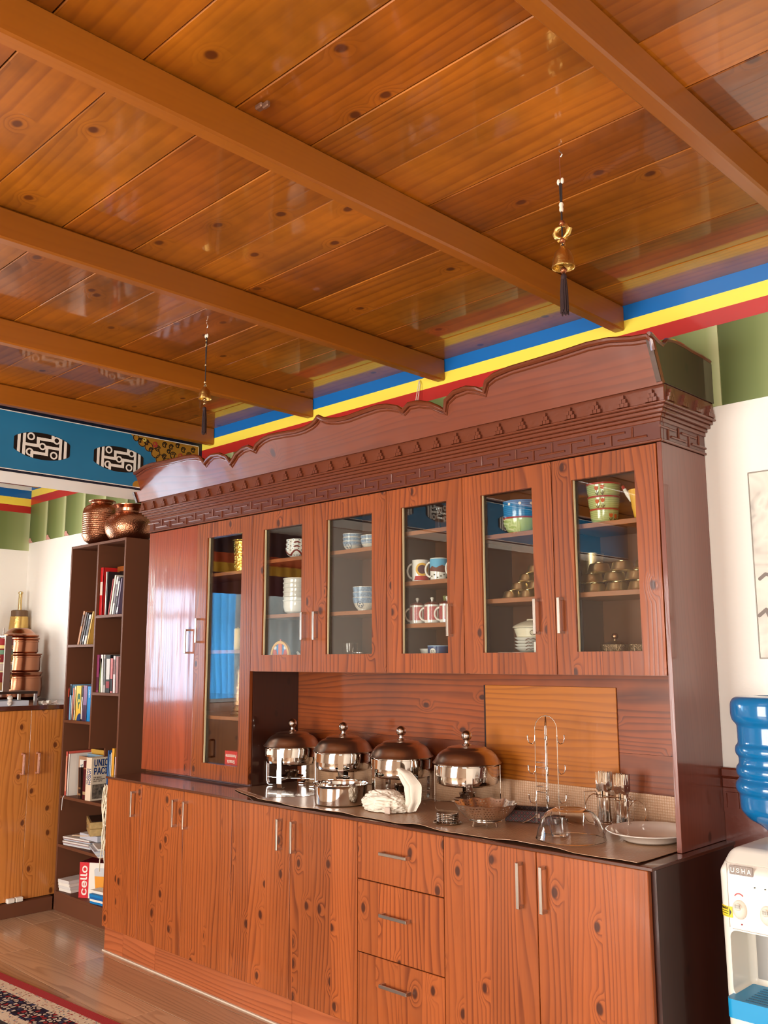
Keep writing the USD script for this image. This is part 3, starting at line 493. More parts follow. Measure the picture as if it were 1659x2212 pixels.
PAGE = plain('book_pages', (226, 214, 190), .8)
CM = {}
def cover(c, r=.55):
    k = tuple(c)
    if k not in CM: CM[k] = plain('cover_%02x%02x%02x' % k, c, r, spec=.25)
    return CM[k]
def book(label, x, z, w, h, d, col, lean=0.0, band=None, y=.215, group=None, spine=None):
    """upright, spine to the room; lean = tangent of the tilt towards +x at the top"""
    t = thing('book', label, 'book', (x, y, z), group=group)
    sh = np.array([[1, 0, lean], [0, 1, 0], [0, 0, 1]])
    def put(nm, b, m, lb=None):
        q = b.done(); q.vertices = q.vertices @ sh.T; return part(t, nm, q, m, lb, world=False)
    put('cover', B().box(0, .0022, 0, d, 0, h).box(w - .0022, w, 0, d, 0, h).box(0, w, 0, .003, 0, h), cover(col))
    put('page_block', B().box(.0024, w - .0024, .003, d - .004, .003, h - .003), PAGE)
    for i, (z0, z1, c) in enumerate(band or []): put('spine_print', B().box(w * .12, w * .88, -.0006, .0005, h * z0, h * z1), cover(c))
    if spine:
        txt, c, hh = spine; q = B().text(txt, hh, (0, 0, 0), (1, 0, 0), (0, 1, 0), .0006, True, width=min(h * .8, hh * len(txt) * .75)).done()
        v = q.vertices.copy(); q.vertices = np.stack([w / 2 - .35 * hh + v[:, 1], -.0008 - v[:, 2] * 0 - v[:, 2], h * .9 - v[:, 0]], -1); q.invert(); put('spine_title', B().add(q), cover(c))
    return t
# upper right compartment (shelf 1.755)
z = 1.755
book('tall red book at the left end of the top right bookcase compartment', -5.2065 + .002, z, .036, .292, .2, (196, 34, 32), band=[(.42, .7, (236, 210, 190))])
t = thing('picture_frame', 'orange-brown wooden frame standing behind the books in the top right bookcase compartment', 'frame', (-5.03, .30, z)); fr = sbox(-.125, 0, .125, .3).difference(sbox(-.1, .03, .1, .27))
part(t, 'frame', B().prism(fr, .016, (0, .016, 0)), cover((150, 80, 30)), world=False); part(t, 'backing', B().box(-.1, .1, .004, .01, .03, .27), cover((40, 24, 18)), world=False)
book('thin black book with a white edge left of the leaning books, top right compartment', -5.135, z, .014, .262, .17, (30, 24, 24), band=[(0, 1, (214, 204, 190))])
book('thin dark paperback beside the black one, top right compartment', -5.118, z, .01, .262, .16, (46, 34, 34))
xx = -5.098
for lab, w, h, c, bd in (('pinkish red leaning paperback, top right compartment', .014, .215, (176, 60, 58), None), ('pale cream leaning book, top right compartment', .022, .235, (212, 204, 186), None), ('white leaning book with grey lettering, top right compartment', .024, .225, (206, 200, 196), [(.3, .8, (120, 110, 120))]), ('black and white leaning paperback, top right compartment', .02, .218, (70, 62, 70), [(.5, .9, (220, 214, 206))]), ('purple-grey leaning paperback at the right end, top right compartment', .02, .212, (104, 88, 110), [(.05, .2, (230, 226, 220))])):
    book(lab, xx, z, w, h, .16, c, .20, bd); xx += w + .004
# upper left compartment (shelf 1.583)
z = 1.583; xx = -5.46
for lab, w, h, c, bd in (('orange-brown leaning paperback, leftmost in the upper left compartment', .024, .205, (176, 112, 58), [(.55, .9, (80, 50, 36))]), ('brown picture-cover paperback second in the leaning row, upper left compartment', .022, .2, (96, 66, 52), [(.1, .4, (30, 26, 28))]), ('black leaning paperback, upper left compartment', .02, .19, (36, 34, 40), [(.1, .3, (190, 196, 206))]), ('white-spined leaning book with dark lettering, upper left compartment', .028, .182, (196, 188, 178), [(.3, .85, (70, 70, 78))]), ('yellow leaning book at the right of the row, upper left compartment', .018, .2, (206, 160, 74), None)):
    book(lab, xx, z, w, h, .15, c, .30, bd); xx += w + .006
single('magazine', B().box(-5.43, -5.25, .34, .346, 0 + z, z + .245), cover((150, 144, 146)), 'grey magazine standing behind the leaning books, upper left compartment', 'magazine')
single('wooden_board', B().prism(Polygon([(-5.245, z), (-5.232, z), (-5.224, z + .26), (-5.229, z + .26)]), .12, (0, .36, 0)), cover((178, 104, 44)), 'thin tan board leaning on the bookcase divider, upper left compartment', 'board')
# middle right compartment (shelf 1.297)
z = 1.297; xx = -5.2
for lab, w, h, c, bd, ln in (('magenta paperback at the left end, middle right compartment', .032, .222, (140, 56, 96), [(.05, .4, (90, 36, 56))], 0), ('lime green thin book, middle right compartment', .018, .2, (122, 140, 60), None, .03), ('white tilted book with grey edges, middle right compartment', .03, .222, (214, 208, 198), None, -.06), ('grey-lettered pale book, middle right compartment', .02, .222, (188, 184, 178), [(.2, .9, (110, 110, 112))], -.05), ('black book with white title and red foot, middle right compartment', .05, .22, (28, 26, 26), [(.35, .9, (200, 196, 190)), (.12, .3, (140, 36, 40))], -.02), ('pink paperback with black lower half, middle right compartment', .03, .2, (190, 110, 110), [(.05, .4, (20, 18, 20))], -.04), ('white narrow booklet, middle right compartment', .026, .215, (206, 198, 196), [(.5, .9, (130, 90, 90))], -.04), ('dusty rose book at the right end, middle right compartment', .03, .21, (160, 110, 106), None, -.03)):
    book(lab, xx + (-ln * h if ln < 0 else 0) * 0, z, w, h, .16, c, ln, bd); xx += w + .0035
single('magazine', B().box(-5.16, -4.92, .385, .392, z, z + .238), cover((110, 126, 60)), 'olive green folder standing behind the books, middle right compartment', 'folder')
# middle left compartment (shelf 1.122)
z = 1.122; xx = -5.543
for lab, w, h, c, bd, sp in (('dark maroon thin book at the left end, middle left compartment', .018, .2, (86, 34, 34), [(.7, .95, (190, 70, 50))], None), ('light blue thin book with black top, middle left compartment', .022, .215, (120, 170, 206), [(.7, .98, (20, 18, 20))], None), ('pale grey booklet, middle left compartment', .014, .15, (190, 188, 186), None, None), ('salmon thin paperback, middle left compartment', .016, .195, (196, 116, 96), None, None), ('cream book with worn spine left of the yellow one, middle left compartment', .02, .205, (222, 206, 168), [(.3, .9, (180, 160, 120))], None),
    ('yellow book with a green bearded face on its cover, middle left compartment', .066, .21, (226, 184, 72), [], None), ('black and white striped thin book, middle left compartment', .018, .205, (40, 36, 40), [(.05, .7, (220, 214, 204))], None), ('mauve book with dark lower half, middle left compartment', .05, .212, (130, 104, 140), [(.0, .45, (64, 44, 70))], None), ('bright sky-blue book with white title, middle left compartment', .046, .208, (22, 130, 196), None, ('LIGHT', (220, 234, 244), .012)), ('tan thin book against the divider, middle left compartment', .012, .2, (186, 160, 120), None, None)):
    b_ = book(lab, xx, z, w, h, .16, c, 0, bd, spine=sp)
    if w == .066:
        f = Polygon([(.02, .15), (.03, .163), (.05, .16), (.055, .145), (.058, .125), (.05, .118), (.052, .105), (.04, .095), (.038, .07), (.03, .07), (.028, .1), (.02, .12)])
        part(b_, 'cover_face', B().prism(f, .0008, (0, -.0002, 0)), cover((44, 96, 66)), world=False); part(b_, 'cover_face', B().prism(Polygon([(.032, .108), (.048, .112), (.052, .126), (.036, .13)]), .0008, (0, -.001, 0)), cover((236, 206, 90)), world=False)
        part(b_, 'cover_shape', B().prism(Polygon([(.018, 0), (.03, .03), (.05, .045), (.064, .04), (.064, 0)]), .0008, (0, -.0002, 0)), cover((34, 60, 110)), world=False)
    xx += w + .0028
single('magazine', B().box(-5.28, -5.23, .36, .367, z, z + .235), cover((170, 36, 34)), 'red folder standing behind the sky-blue book, middle left compartment', 'folder')
# lower shelf (.668): left pile, the railway book, right pile
z = .668
book('salmon red tall book at the left end of the lower bookcase shelf', -5.53, z, .024, .262, .19, (206, 92, 78), band=[(.1, .9, (226, 150, 120))])
book('white thin book beside the salmon red one, lower bookcase shelf', -5.503, z, .02, .25, .17, (214, 206, 196), .02)
single('folder', B().box(-5.49, -5.24, .36, .372, z, z + .27), cover((206, 160, 70)), 'large yellow folder behind the books on the left of the lower bookcase shelf', 'folder')
single('folder', B().box(-5.48, -5.26, .33, .338, z, z + .245), cover((140, 170, 190)), 'light blue folder in front of the yellow one, lower bookcase shelf', 'folder')
t = thing('picture_frame', 'pale board with painted brush characters leaning on the lower bookcase shelf', 'board', (-5.40, .27, z)); part(t, 'board', B().box(-.07, .10, 0, .01, 0, .235), cover((170, 130, 100)), world=False); part(t, 'paper', B().box(-.055, .08, -.001, .0005, .012, .215), cover((222, 218, 206)), world=False)
br = []
for (px, pz, s_) in ((-.03, .18, 1), (-.02, .145, .8), (-.03, .115, .7)):
    br += [LineString([(px - .014 * s_, pz), (px + .014 * s_, pz + .006)]).buffer(.002), LineString([(px + .01 * s_, pz + .006), (px - .006 * s_, pz - .02)]).buffer(.002)]
br += [LineString([(.035, .15), (.035, .195)]).buffer(.004), LineString([(.05, .15), (.05, .19)]).buffer(.003)] + [Point(-.02, zz).buffer(.005) for zz in (.08, .065, .045, .03)]
part(t, 'brush_marks', B().prism(union_all(br), .0008, (0, -.0012, 0)), cover((40, 70, 90)), world=False)
book('small dark leather book with faint gold spots, lower bookcase shelf', -5.352, z, .032, .178, .13, (54, 34, 28), -.06, [(.1, .16, (150, 110, 70)), (.3, .36, (120, 86, 56))])
book('burgundy hardback next to the railway book, lower bookcase shelf', -5.305, z, .045, .222, .15, (84, 26, 30), 0, [(.78, .82, (150, 90, 60)), (.12, .2, (180, 150, 110))])
UPC = thing('book', 'thick cream railway book showing its cover, lettered UNION PACIFIC in dark blue', 'book', (-5.241, .2, z), rot=4)
CRM = cover((226, 208, 182)); part(UPC, 'cover', B().box(0, .056, 0, .004, 0, .247).box(0, .003, .004, .185, 0, .247).box(.053, .056, .004, .185, 0, .247), CRM, world=False)
part(UPC, 'page_block', B().box(.0032, .0528, .0042, .18, .003, .243), PAGE, world=False)
INK = cover((24, 56, 112)); q = B()
for i, w_ in enumerate(('UNION', 'PACIFIC')): q.text(w_, .038, (.0563, .014, .197 - i * .047), (0, 1, 0), (0, 0, 1), .0006, True, width=.135 if i == 0 else .17)
m_ = q.done(); m_.vertices[:, 1] = .014 + (m_.vertices[:, 1] - .014) * .9; part(UPC, 'cover_title', m_, INK, world=False)
part(UPC, 'spine_title', B().text('UNION', .02, (.031, -.0003, .185), (0, 0, -1), (1, 0, 0), .0006, True).text('PACIFIC', .016, (.01, -.0003, .185), (0, 0, -1), (1, 0, 0), .0006, True), INK, world=False)
q = B(); [q.text(s_, .0075, (.0563, .014, .128 - i * .011), (0, 1, 0), (0, 0, 1), .0005) for i, s_ in enumerate(('THE BIRTH', 'OF A RAILROAD', '1862-1893'))]; part(UPC, 'subtitle', q, cover((60, 40, 40)), world=False)
part(UPC, 'cover_photo', B().box(.0558, .0568, .01, .18, .01, .092), plain('halftone_print', (120, 108, 94), .5, var=.8, vscale=45), world=False)
xx = -5.03
for lab, w, h, c, ln in (('blue thin paperback leaning right of the railway book, lower bookcase shelf', .016, .3, (50, 92, 150), .02), ('pale blue booklet, lower bookcase shelf', .012, .28, (150, 180, 206), .02), ('white stapled booklet, lower bookcase shelf', .014, .29, (210, 206, 200), .02), ('yellow curved folder at the right of the lower bookcase shelf', .03, .315, (222, 162, 60), 0), ('white and pink booklet against the right side, lower bookcase shelf', .018, .27, (220, 196, 190), 0), ('dark grey thin booklet at the right end, lower bookcase shelf', .012, .265, (90, 92, 84), 0)):
    book(lab, xx, z, w, h, .15, c, ln); xx += w + .004
single('ribbon', B().tube([(-5.5, .20, .67), (-5.503, .192, .655), (-5.502, .19, .62), (-5.506, .191, .585)], .0025, 5), cover((214, 210, 206)), 'thin white ribbon bookmark dangling from the lower bookcase shelf', 'ribbon')
# paper shelf (.383)
PAP = [plain(f'paper_{i}', c, .7) for i, c in enumerate(((214, 210, 204), (186, 190, 200), (150, 120, 112), (206, 180, 150)))]
def sheetstack(label, cx, cy, z0, w, d, h, rot, m, cat='papers', nm='paper_stack', n=4):
    t = thing(nm, label, cat, (cx, cy, z0), rot=rot)
    for i in range(n):
        a = (i * 37 % 7 - 3) * .004; part(t, 'sheet', B().box(-w / 2 + a, w / 2 + a * .5, -d / 2 - a, d / 2 + a, h * i / n + .0004, h * (i + 1) / n, .0005), m[i % len(m)], world=False)
    return t
sheetstack('messy pile of grey and white papers on the second lowest bookcase shelf', -5.36, .33, .3835, .26, .24, .055, 8, [PAP[0], PAP[1], PAP[2]], n=7)
sheetstack('bluish-white sheaf of papers sagging off the right of the second lowest bookcase shelf', -5.03, .275, .3835, .2, .21, .05, -20, [PAP[0], PAP[1]], n=5)
single('envelope', B().prism(Polygon([(-5.42, .415), (-5.3, .425), (-5.22, .437), (-5.215, .441), (-5.31, .43), (-5.42, .419)]), .2, (0, .42, .027), (1, 0, 0), (0, 0, 1)), PAP[3], 'open tan card lying on top of the messy paper pile', 'card')
t = thing('carved_box', 'gold-sided carved wooden box with a dark patterned lid on the papers', 'box', (-5.23, .31, .4735), rot=-24)
GOLDW = plain('box_gilt', (176, 146, 92), .5, var=.2, vscale=40); part(t, 'base', B().box(-.14, .12, -.075, .085, 0, .04, .002), GOLDW, world=False); part(t, 'lid', B().box(-.142, .122, -.077, .087, .0415, .078, .002), GOLDW, world=False); part(t, 'lid_carving', B().box(-.132, .112, -.067, .077, .078, .0815, .001), plain('carving_dark', (64, 46, 36), .4, var=.7, vscale=38), world=False); part(t, 'clasp', B().cyl((-.01, -.0765, .04), (-.01, -.081, .04), .009, 12), NICKEL, world=False)
single('paper_stack', B().box(-5.33, -5.12, .225, .40, .4405, .472, .001), PAP[1], 'thin grey books supporting the carved box above the papers', 'papers')
# bottom shelf (.110)
t = thing('carton', 'red and white glassware carton lettered cello on the bottom bookcase shelf', 'box', (-5.29, .215, .1105), rot=30)
CR = cover((206, 44, 52)); CWt = cover((232, 226, 214))
part(t, 'carton_body', B().box(0, .3, 0, .17, 0, .2, .001), CWt, world=False)
part(t, 'red_panel', B().box(-.0006, .062, -.0006, .12, .0004, .1996), CR, world=False); part(t, 'carton_top', B().box(0, .3, 0, .17, .1998, .2008), cover((120, 26, 34)), world=False)
part(t, 'brand_lettering', B().text('cello', .042, (.05, -.0008, .012), (0, 0, 1), (-1, 0, 0), .0008, True, width=.165), CWt, world=False)
part(t, 'glass_picture', B().prism(Polygon([(.11, .03), (.155, .03), (.168, .125), (.1, .125)]), .0006, (0, -.0002, 0)), cover((226, 150, 50)), world=False); part(t, 'foam_picture', B().prism(Polygon([(.1, .125), (.168, .125), (.172, .16), (.16, .172), (.108, .172), (.096, .16)]), .0006, (0, -.0002, 0)), cover((198, 198, 200)), world=False)
q = B(); [q.box(-.0012, -.0005, .1 - .05, .1 - .05 + w_, zz, zz + .004) for zz, w_ in ((.17, .03), (.155, .02), (.14, .028), (.125, .025), (.11, .03), (.095, .022), (.08, .028))]; part(t, 'small_print', q, cover((236, 190, 186)), world=False); part(t, 'bottle_picture', B().box(-.0012, -.0005, .012, .03, .02, .09), cover((30, 18, 20)), world=False)
sheetstack('stack of blue and white boxed books on the bottom bookcase shelf by the cabinet', -5.035, .243, .1105, .17, .085, .075, 8, [cover((24, 120, 186)), CWt, cover((30, 96, 160))], 'books', 'book_stack', 5)
sheetstack('pile of white paper pads at the left of the bottom bookcase shelf', -5.475, .31, .1105, .12, .2, .075, 6, [CWt, PAP[0]], 'papers', 'paper_stack', 4)
single('rolled_papers', B().tube([(-5.51, .385, .2085), (-5.41, .47, .2085)], .022, 10), CWt, 'rolled white paper lying behind the red and white carton', 'papers')
# fringe hanging at the cabinet's left end
FR = plain('fringe_cotton', (226, 214, 190), .9); q = B()
for i in range(26):
    y0 = .0 + .035 * rng.random(); z0 = .83 - .02 * rng.random(); L = .2 + .24 * rng.random(); xo = -4.641 - .03 * rng.random(); pts = [(xo + .006 * math.sin(k * 1.3 + i), y0 + .006 * math.cos(k * .9 + i) - .0 * k, z0 - L * k / 8) for k in range(9)]; q.tube(pts, .003, 5)
single('fringed_scarf', q, FR, 'white knotted cotton fringe hanging beside the left end of the base cabinets', 'scarf', kind='stuff')
# ---- copper pots ----
COP = MAT('hammered_copper', {'tc': ('texture_coordinate', {}), 'v': ('voronoi_texture', {'scale': 130.0, 'feature': 'smooth_f1', 'smoothness': .5}), 'b': ('bump', {'strength': .35, 'distance': .004}), 'p': ('principled_bsdf', {'base_color': lin((176, 120, 90)), 'metallic': 1.0, 'roughness': .28})}, [('tc.object', 'v.vector'), ('v.distance', 'b.height'), ('b.normal', 'p.normal')])
COPS = plain('copper_smooth', (166, 112, 84), .2, 1.0, bump=(12, .03)); BRASS = plain('brass', (210, 176, 104), .32, 1.0, bump=(90, .12)); BRASS_S = plain('brass_smooth', (212, 186, 132), .2, 1.0)
t = thing('copper_pot', 'tall hammered copper water pot with ridged rings on top of the bookcase', 'pot', (-5.40, .31, 2.206))
pr = [(.0, 0), (.05, 0), (.052, .006), (.07, .01), (.1, .03), (.115, .06)]; zz = .06
while zz < .2: pr += [(.1155, zz), (.118, zz + .006), (.1155, zz + .012)]; zz += .0135
pr += [(.117, .215), (.11, .238), (.092, .256), (.072, .266), (.066, .272), (.068, .278), (.084, .284), (.086, .288), (.084, .291), (.07, .289), (.066, .284), (.06, .25), (.0, .24)]
part(t, 'body', B().lathe(pr, n=64), COP, world=False)
t = thing('copper_pot', 'squat wide-bellied copper pot with a broad rim on top of the bookcase', 'pot', (-5.07, .32, 2.206))
part(t, 'body', B().lathe([(0, 0), (.09, 0), (.115, .012), (.138, .045), (.148, .085), (.14, .125), (.118, .152), (.094, .166), (.088, .172), (.086, .182), (.0, .18)], n=64), COP, world=False)
part(t, 'rim', B().lathe([(.084, .176), (.088, .2), (.102, .212), (.112, .216), (.113, .221), (.106, .222), (.092, .214), (.082, .198), (.08, .18)], n=64), COPS, world=False)
# ================= left cabinet =================
lc = thing('side_cabinet', 'honey-coloured knotty pine cabinet with wrapped handles along the far left wall', 'cabinet', (-6.2, -.4, 0))
part(lc, 'carcass', B().box(XL + .002, -5.622, -1.5, YW - .002, .08, 1.186), PINE_LEFT)
part(lc, 'countertop', B().box(XL + .002, -5.585, -1.52, YW - .002, 1.187, 1.213, .001), DARKTOP)
part(lc, 'plinth', B().box(XL + .01, -5.64, -1.5, YW - .01, 0, .079), SHELF)
HW = plain('wrapped_handle', (176, 120, 96), .35, bump=(60, .3), coat=.4)
for i, (y0, y1, hy) in enumerate(((.012, .42, .063), (-.392, .01, -.031), (-.8, -.394, -.75), (-1.2, -.802, -.842))):
    d = part(lc, 'door', B().box(-5.621, -5.6, y0, y1, .082, 1.184, .001), PINE_LEFT)
    part(d, 'handle', B().tube([(-5.6, hy, .926), (-5.572, hy, .926), (-5.572, hy, .81), (-5.6, hy, .81)], .009, 8), HW, 'bar handle wrapped in clear plastic')
for y0 in (-.085, -.035): single('packing_foam', B().box(-5.596, -5.565, y0, y0 + .045, .079, .105, .004), CWt, 'white foam block on the plinth of the left cabinet, %s of two' % ('left' if y0 < -.05 else 'right'), 'foam block')
single('packing_ledge', B().box(-5.618, -5.56, -1.5, .19, .0, .078, .002), SHELF, 'low brown ledge strip along the foot of the left cabinet', 'ledge')
# stacked copper steamer
t = thing('copper_still', 'stacked three-tier copper boiler with a domed lid in the left corner', 'boiler', (-6.60, .36, 1.2135))
def tier(nm, r, z0, z1, fl):
    part(t, nm, B().lathe([(0, z0), (r * .93, z0), (r, z0 + .012), (r * .985, z1 - .03), (r * 1.02, z1 - .028), (r * 1.02, z1 - .018), (r * .99, z1 - .014), (r * fl, z1 - .006), (r * fl, z1), (r * .9, z1), (0, z1)], n=48), COPS, world=False)
part(t, 'base_pot', B().lathe([(0, 0), (.13, 0), (.16, .02), (.168, .08), (.162, .15), (.17, .152), (.17, .16), (.156, .164), (.166, .186), (.166, .192), (0, .192)], n=48), COPS, world=False)
tier('middle_tier', .148, .193, .322, 1.06); tier('upper_tier', .128, .323, .432, 1.06)
part(t, 'lid', B().lathe([(0, .506), (.05, .504), (.075, .494), (.095, .474), (.106, .462), (.128, .456), (.13, .448), (.12, .436), (0, .433)], n=48), COPS, world=False)
t = thing('butter_churn', 'brass-banded wooden butter churn with a plunger rod behind the copper boiler', 'churn', (-6.905, .482, 1.2135))
CHW = plain('churn_wood', (104, 74, 44), .5); part(t, 'body', B().lathe([(0, 0), (.075, 0), (.06, .645), (.05, .65), (0, .65)], n=32), CHW, world=False)
part(t, 'brass_band', B().lathe([(.0685, .5), (.0715, .502), (.0645, .6), (.0615, .602)], n=32, close=True), BRASS, world=False)
part(t, 'plunger_rod', B().lathe([(0, .64), (.015, .64), (.0135, .77), (.017, .773), (.018, .785), (.01, .792), (0, .792)], n=16), BRASS_S, world=False)
# prayer wheel on its stand
st = thing('display_stand', 'low dark metal stand under the prayer wheel on the left counter', 'stand', (-5.72, -.2, 1.2135))
DM = plain('dark_metal', (70, 56, 50), .3, .6); part(st, 'top', B().box(-5.86, -5.61, -.5, .05, 1.284, 1.30, .002), DM)
for x, y in ((-5.62, .04), (-5.85, .04), (-5.62, -.49), (-5.85, -.49)): part(st, 'leg', B().box(x - .008, x + .008, y - .008, y + .008, 1.2135, 1.2835), NICKEL)
single('paper_stack', B().box(-5.8, -5.6, -.25, -.01, 1.2137, 1.245), PAP[1], 'lilac-grey papers tucked under the low metal stand', 'papers')
pw = thing('prayer_wheel', 'small painted prayer wheel turning in an open metal strap frame', 'prayer wheel', (-5.70, -.15, 1.3005))
WF = plain('strap_metal', (150, 134, 124), .25, .8); part(pw, 'frame', B().box(-.085, .085, -.02, .02, 0, .004).box(-.085, .085, -.02, .02, .33, .334).box(.081, .085, -.02, .02, .004, .33).box(-.085, -.081, -.02, .02, .004, .33), WF, world=False)
part(pw, 'frame_edge', B().box(.079, .087, -.022, -.019, 0, .336).box(-.087, -.079, -.022, -.019, 0, .336).box(-.079, .079, -.022, -.019, .328, .336), CWt, world=False)
part(pw, 'axle', B().tube([(0, 0, .004), (0, 0, .385)], .005, 8), NICKEL, world=False)
rr = .062
for z0, z1, c in ((.01, .055, (150, 110, 60)), (.055, .115, (116, 30, 26)), (.115, .125, (210, 196, 150)), (.125, .165, (180, 160, 150)), (.165, .175, (214, 200, 160)), (.175, .222, (120, 24, 26)), (.222, .25, (106, 140, 112)), (.25, .257, (130, 40, 30)), (.257, .278, (222, 198, 120)), (.278, .32, (150, 36, 36))):
    part(pw, 'drum_band', B().lathe([(0, z0), (rr, z0 + .0005), (rr, z1 - .0005), (0, z1)], n=32), cover(c), world=False)
q = B()
for a in np.linspace(0, 2 * PI, 9)[:-1]:
    ca, sa = math.cos(a), math.sin(a); q.prism(union_all([sbox(-.014, .016, .014, .021), sbox(-.012, -.02, -.006, .02), sbox(-.002, -.02, .003, .018), Point(.008, -.004).buffer(.008).difference(Point(.008, -.004).buffer(.004))]), .0016, (rr * ca, rr * sa, .2), (-sa, ca, 0), (0, 0, 1))
    q.prism(Polygon([(0, .02), (.016, 0), (0, -.02), (-.016, 0)]).difference(Polygon([(0, .012), (.009, 0), (0, -.012), (-.009, 0)])), .0016, (rr * ca, rr * sa, .085), (-sa, ca, 0), (0, 0, 1))
part(pw, 'gold_script', q, cover((224, 190, 84)), world=False)
single('figurine', B().add(ball((0, 0, .022), .022, 2, (.75, .75, 1))).add(ball((0, 0, .05), .016)), plain('figurine_white', (206, 196, 184), .4, var=.6, vscale=70), 'small white patterned figurine standing on the left counter edge', 'figurine', (-5.603, -.127, 1.2135))
for i, (y, r_, L) in enumerate(((.10, .013, .035), (.142, .014, .03))): single('paper_cup', B().tube([(0, -.0, r_), (-L * .9, -L * .45, r_)], [r_, r_ * .8], 14), CWt, 'small white cup lying on its side on the left counter, %s one' % ('farther left' if i == 0 else 'right'), 'cup', (-5.63, y, 1.2135))
q = B(); q.tube([(-5.64 + .02 * math.sin(k * .9), .10 + .012 * k, 1.2165 + .004 * (k % 2)) for k in range(9)], .003, 5).tube([(-5.66, .16, 1.216), (-5.63, .185, 1.235), (-5.65, .195, 1.2165)], .004, 5).box(-5.615, -5.6, .085, .11, 1.2135, 1.222, .002)
single('cable', q, plain('cable_mix', (206, 186, 176), .5), 'tangle of thin white cable at the right end of the left counter', 'cable')
# ================= hanging bells =================
CORD = plain('cord_black', (34, 22, 20), .7); BEADC = plain('bead_copper', (160, 96, 62), .25, .8); BEADW = plain('bead_white', (226, 214, 196), .35); TASS = plain('tassel_maroon', (44, 22, 22), .8)
def pendant(label, x, y, big):
    t = thing('hanging_bell', label, 'bell', (x, y, 2.39)); b = lambda z: z - 2.39
    L = [(0, 0, ZC - .003 - 2.39), (0, 0, b(2.70))]
    zt = 2.782 if big else 2.818
    part(t, 'hook', B().tube([(0, 0, ZC - .002 - 2.39), (0, 0, b(2.862)), (.006, 0, b(2.857)), (.008, 0, b(2.85)), (.003, 0, b(2.845))], .0018, 6), NICKEL, world=False)
    part(t, 'thread', B().tube([(0, 0, b(2.85)), (0, 0, b(zt))], .0009, 5), plain('thread_%d' % big, (120, 60, 40), .6), world=False)
    for s_ in (-1, 1): part(t, 'shell', B().add(ball((s_ * .006, 0, b(zt - .008)), .009, 2, (.55, .5, 1))), BEADW, world=False)
    part(t, 'cord', B().tube([(-.003, 0, b(zt - .012)), (-.002, 0, b(2.72)), (0, 0, b(2.70))], .0022, 6).tube([(.003, 0, b(zt - .012)), (.002, 0, b(2.72)), (0, 0, b(2.70))], .0022, 6).tube([(0, 0, b(2.70)), (0, 0, b(2.585))], .0024, 6), CORD, world=False)
    if big:
        part(t, 'white_bead', B().lathe([(0, b(2.712)), (.005, b(2.711)), (.0065, b(2.705)), (.005, b(2.699)), (.006, b(2.692)), (.005, b(2.686)), (0, b(2.685))], n=14), BEADW, world=False)
        for zz, r_ in ((2.652, .0085), (2.603, .008), (2.517, .009)): part(t, 'copper_bead', B().add(ball((0, 0, b(zz)), r_)), BEADC, world=False)
        for s_ in (-1, 1):
            pts = [(s_ * (.002 + .0), 0, b(2.643)), (s_ * .016, 0, b(2.64)), (s_ * .0225, 0, b(2.628)), (s_ * .018, 0, b(2.617)), (s_ * .008, 0, b(2.611)), (-s_ * .006, 0, b(2.606)), (-s_ * .014, 0, b(2.604))]
            part(t, 'fish', B().tube(pts, [.004, .0075, .0085, .0075, .005, .0025, .004], 10), BRASS, world=False)
        z0, R_, hh = 2.524, .0305, .06
    else:
        for zz, r_ in ((2.79, .004), (2.775, .004), (2.768, .0045), (2.685, .005), (2.612, .006), (2.522, .006)): part(t, 'gilt_bead', B().add(ball((0, 0, b(zz)), r_)), BRASS_S, world=False)
        z0, R_, hh = 2.54, .026, .052
    part(t, 'bell_body', B().lathe([(R_ * .95, b(z0) + .002), (R_, b(z0)), (R_ * 1.03, b(z0) + .004), (R_ * .95, b(z0) + .01), (R_ * .9, b(z0) + hh * .45), (R_ * .7, b(z0) + hh * .72), (R_ * .35, b(z0) + hh * .92), (R_ * .25, b(z0) + hh), (0, b(z0) + hh), (0, b(z0) + hh * .9), (R_ * .6, b(z0) + hh * .65), (R_ * .83, b(z0) + .02)], n=40, close=False), BRASS, world=False)
    part(t, 'bell_loop', B().tube([(-.007, 0, b(z0) + hh), (-.006, 0, b(z0) + hh + .009), (.006, 0, b(z0) + hh + .009), (.007, 0, b(z0) + hh)], .002, 6), BRASS_S, world=False)
    part(t, 'clapper', B().tube([(0, 0, b(z0) + hh * .8), (0, 0, b(z0) - .004)], .0016, 6).add(ball((0, 0, b(z0) - .002), .006)), BRASS_S, world=False)
    q = B().add(ball((0, 0, b(2.498)), .008, 2, (1, 1, 1.3)))
    for k in range(22):
        a = k * 2.4; r0 = .002 + .005 * ((k % 5) / 5); q.tube([(r0 * math.cos(a), r0 * math.sin(a), b(2.5)), (1.7 * r0 * math.cos(a), 1.7 * r0 * math.sin(a), b(2.46)), (1.9 * r0 * math.cos(a), 1.9 * r0 * math.sin(a), b(2.392 + .006 * (k % 3)))], .0019, 5)
    part(t, 'tassel', q, TASS, world=False)
pendant('large brass wind bell with twin fish charm and dark tassel under the ceiling', -1.303, -.583, True)
pendant('small plain brass bell on a gilt-beaded cord with dark tassel under the ceiling', -3.09, -.501, False)
single('ceiling_clip', B().box(-.014, .014, -.01, .01, -.014, .0, .004).box(.012, .034, -.006, .006, -.02, -.004, .003), plain('clip_metal', (150, 120, 100), .25, .7), 'small shiny metal clip on the ceiling beside a beam', 'clip', (-1.72, -1.29, ZC - .001))
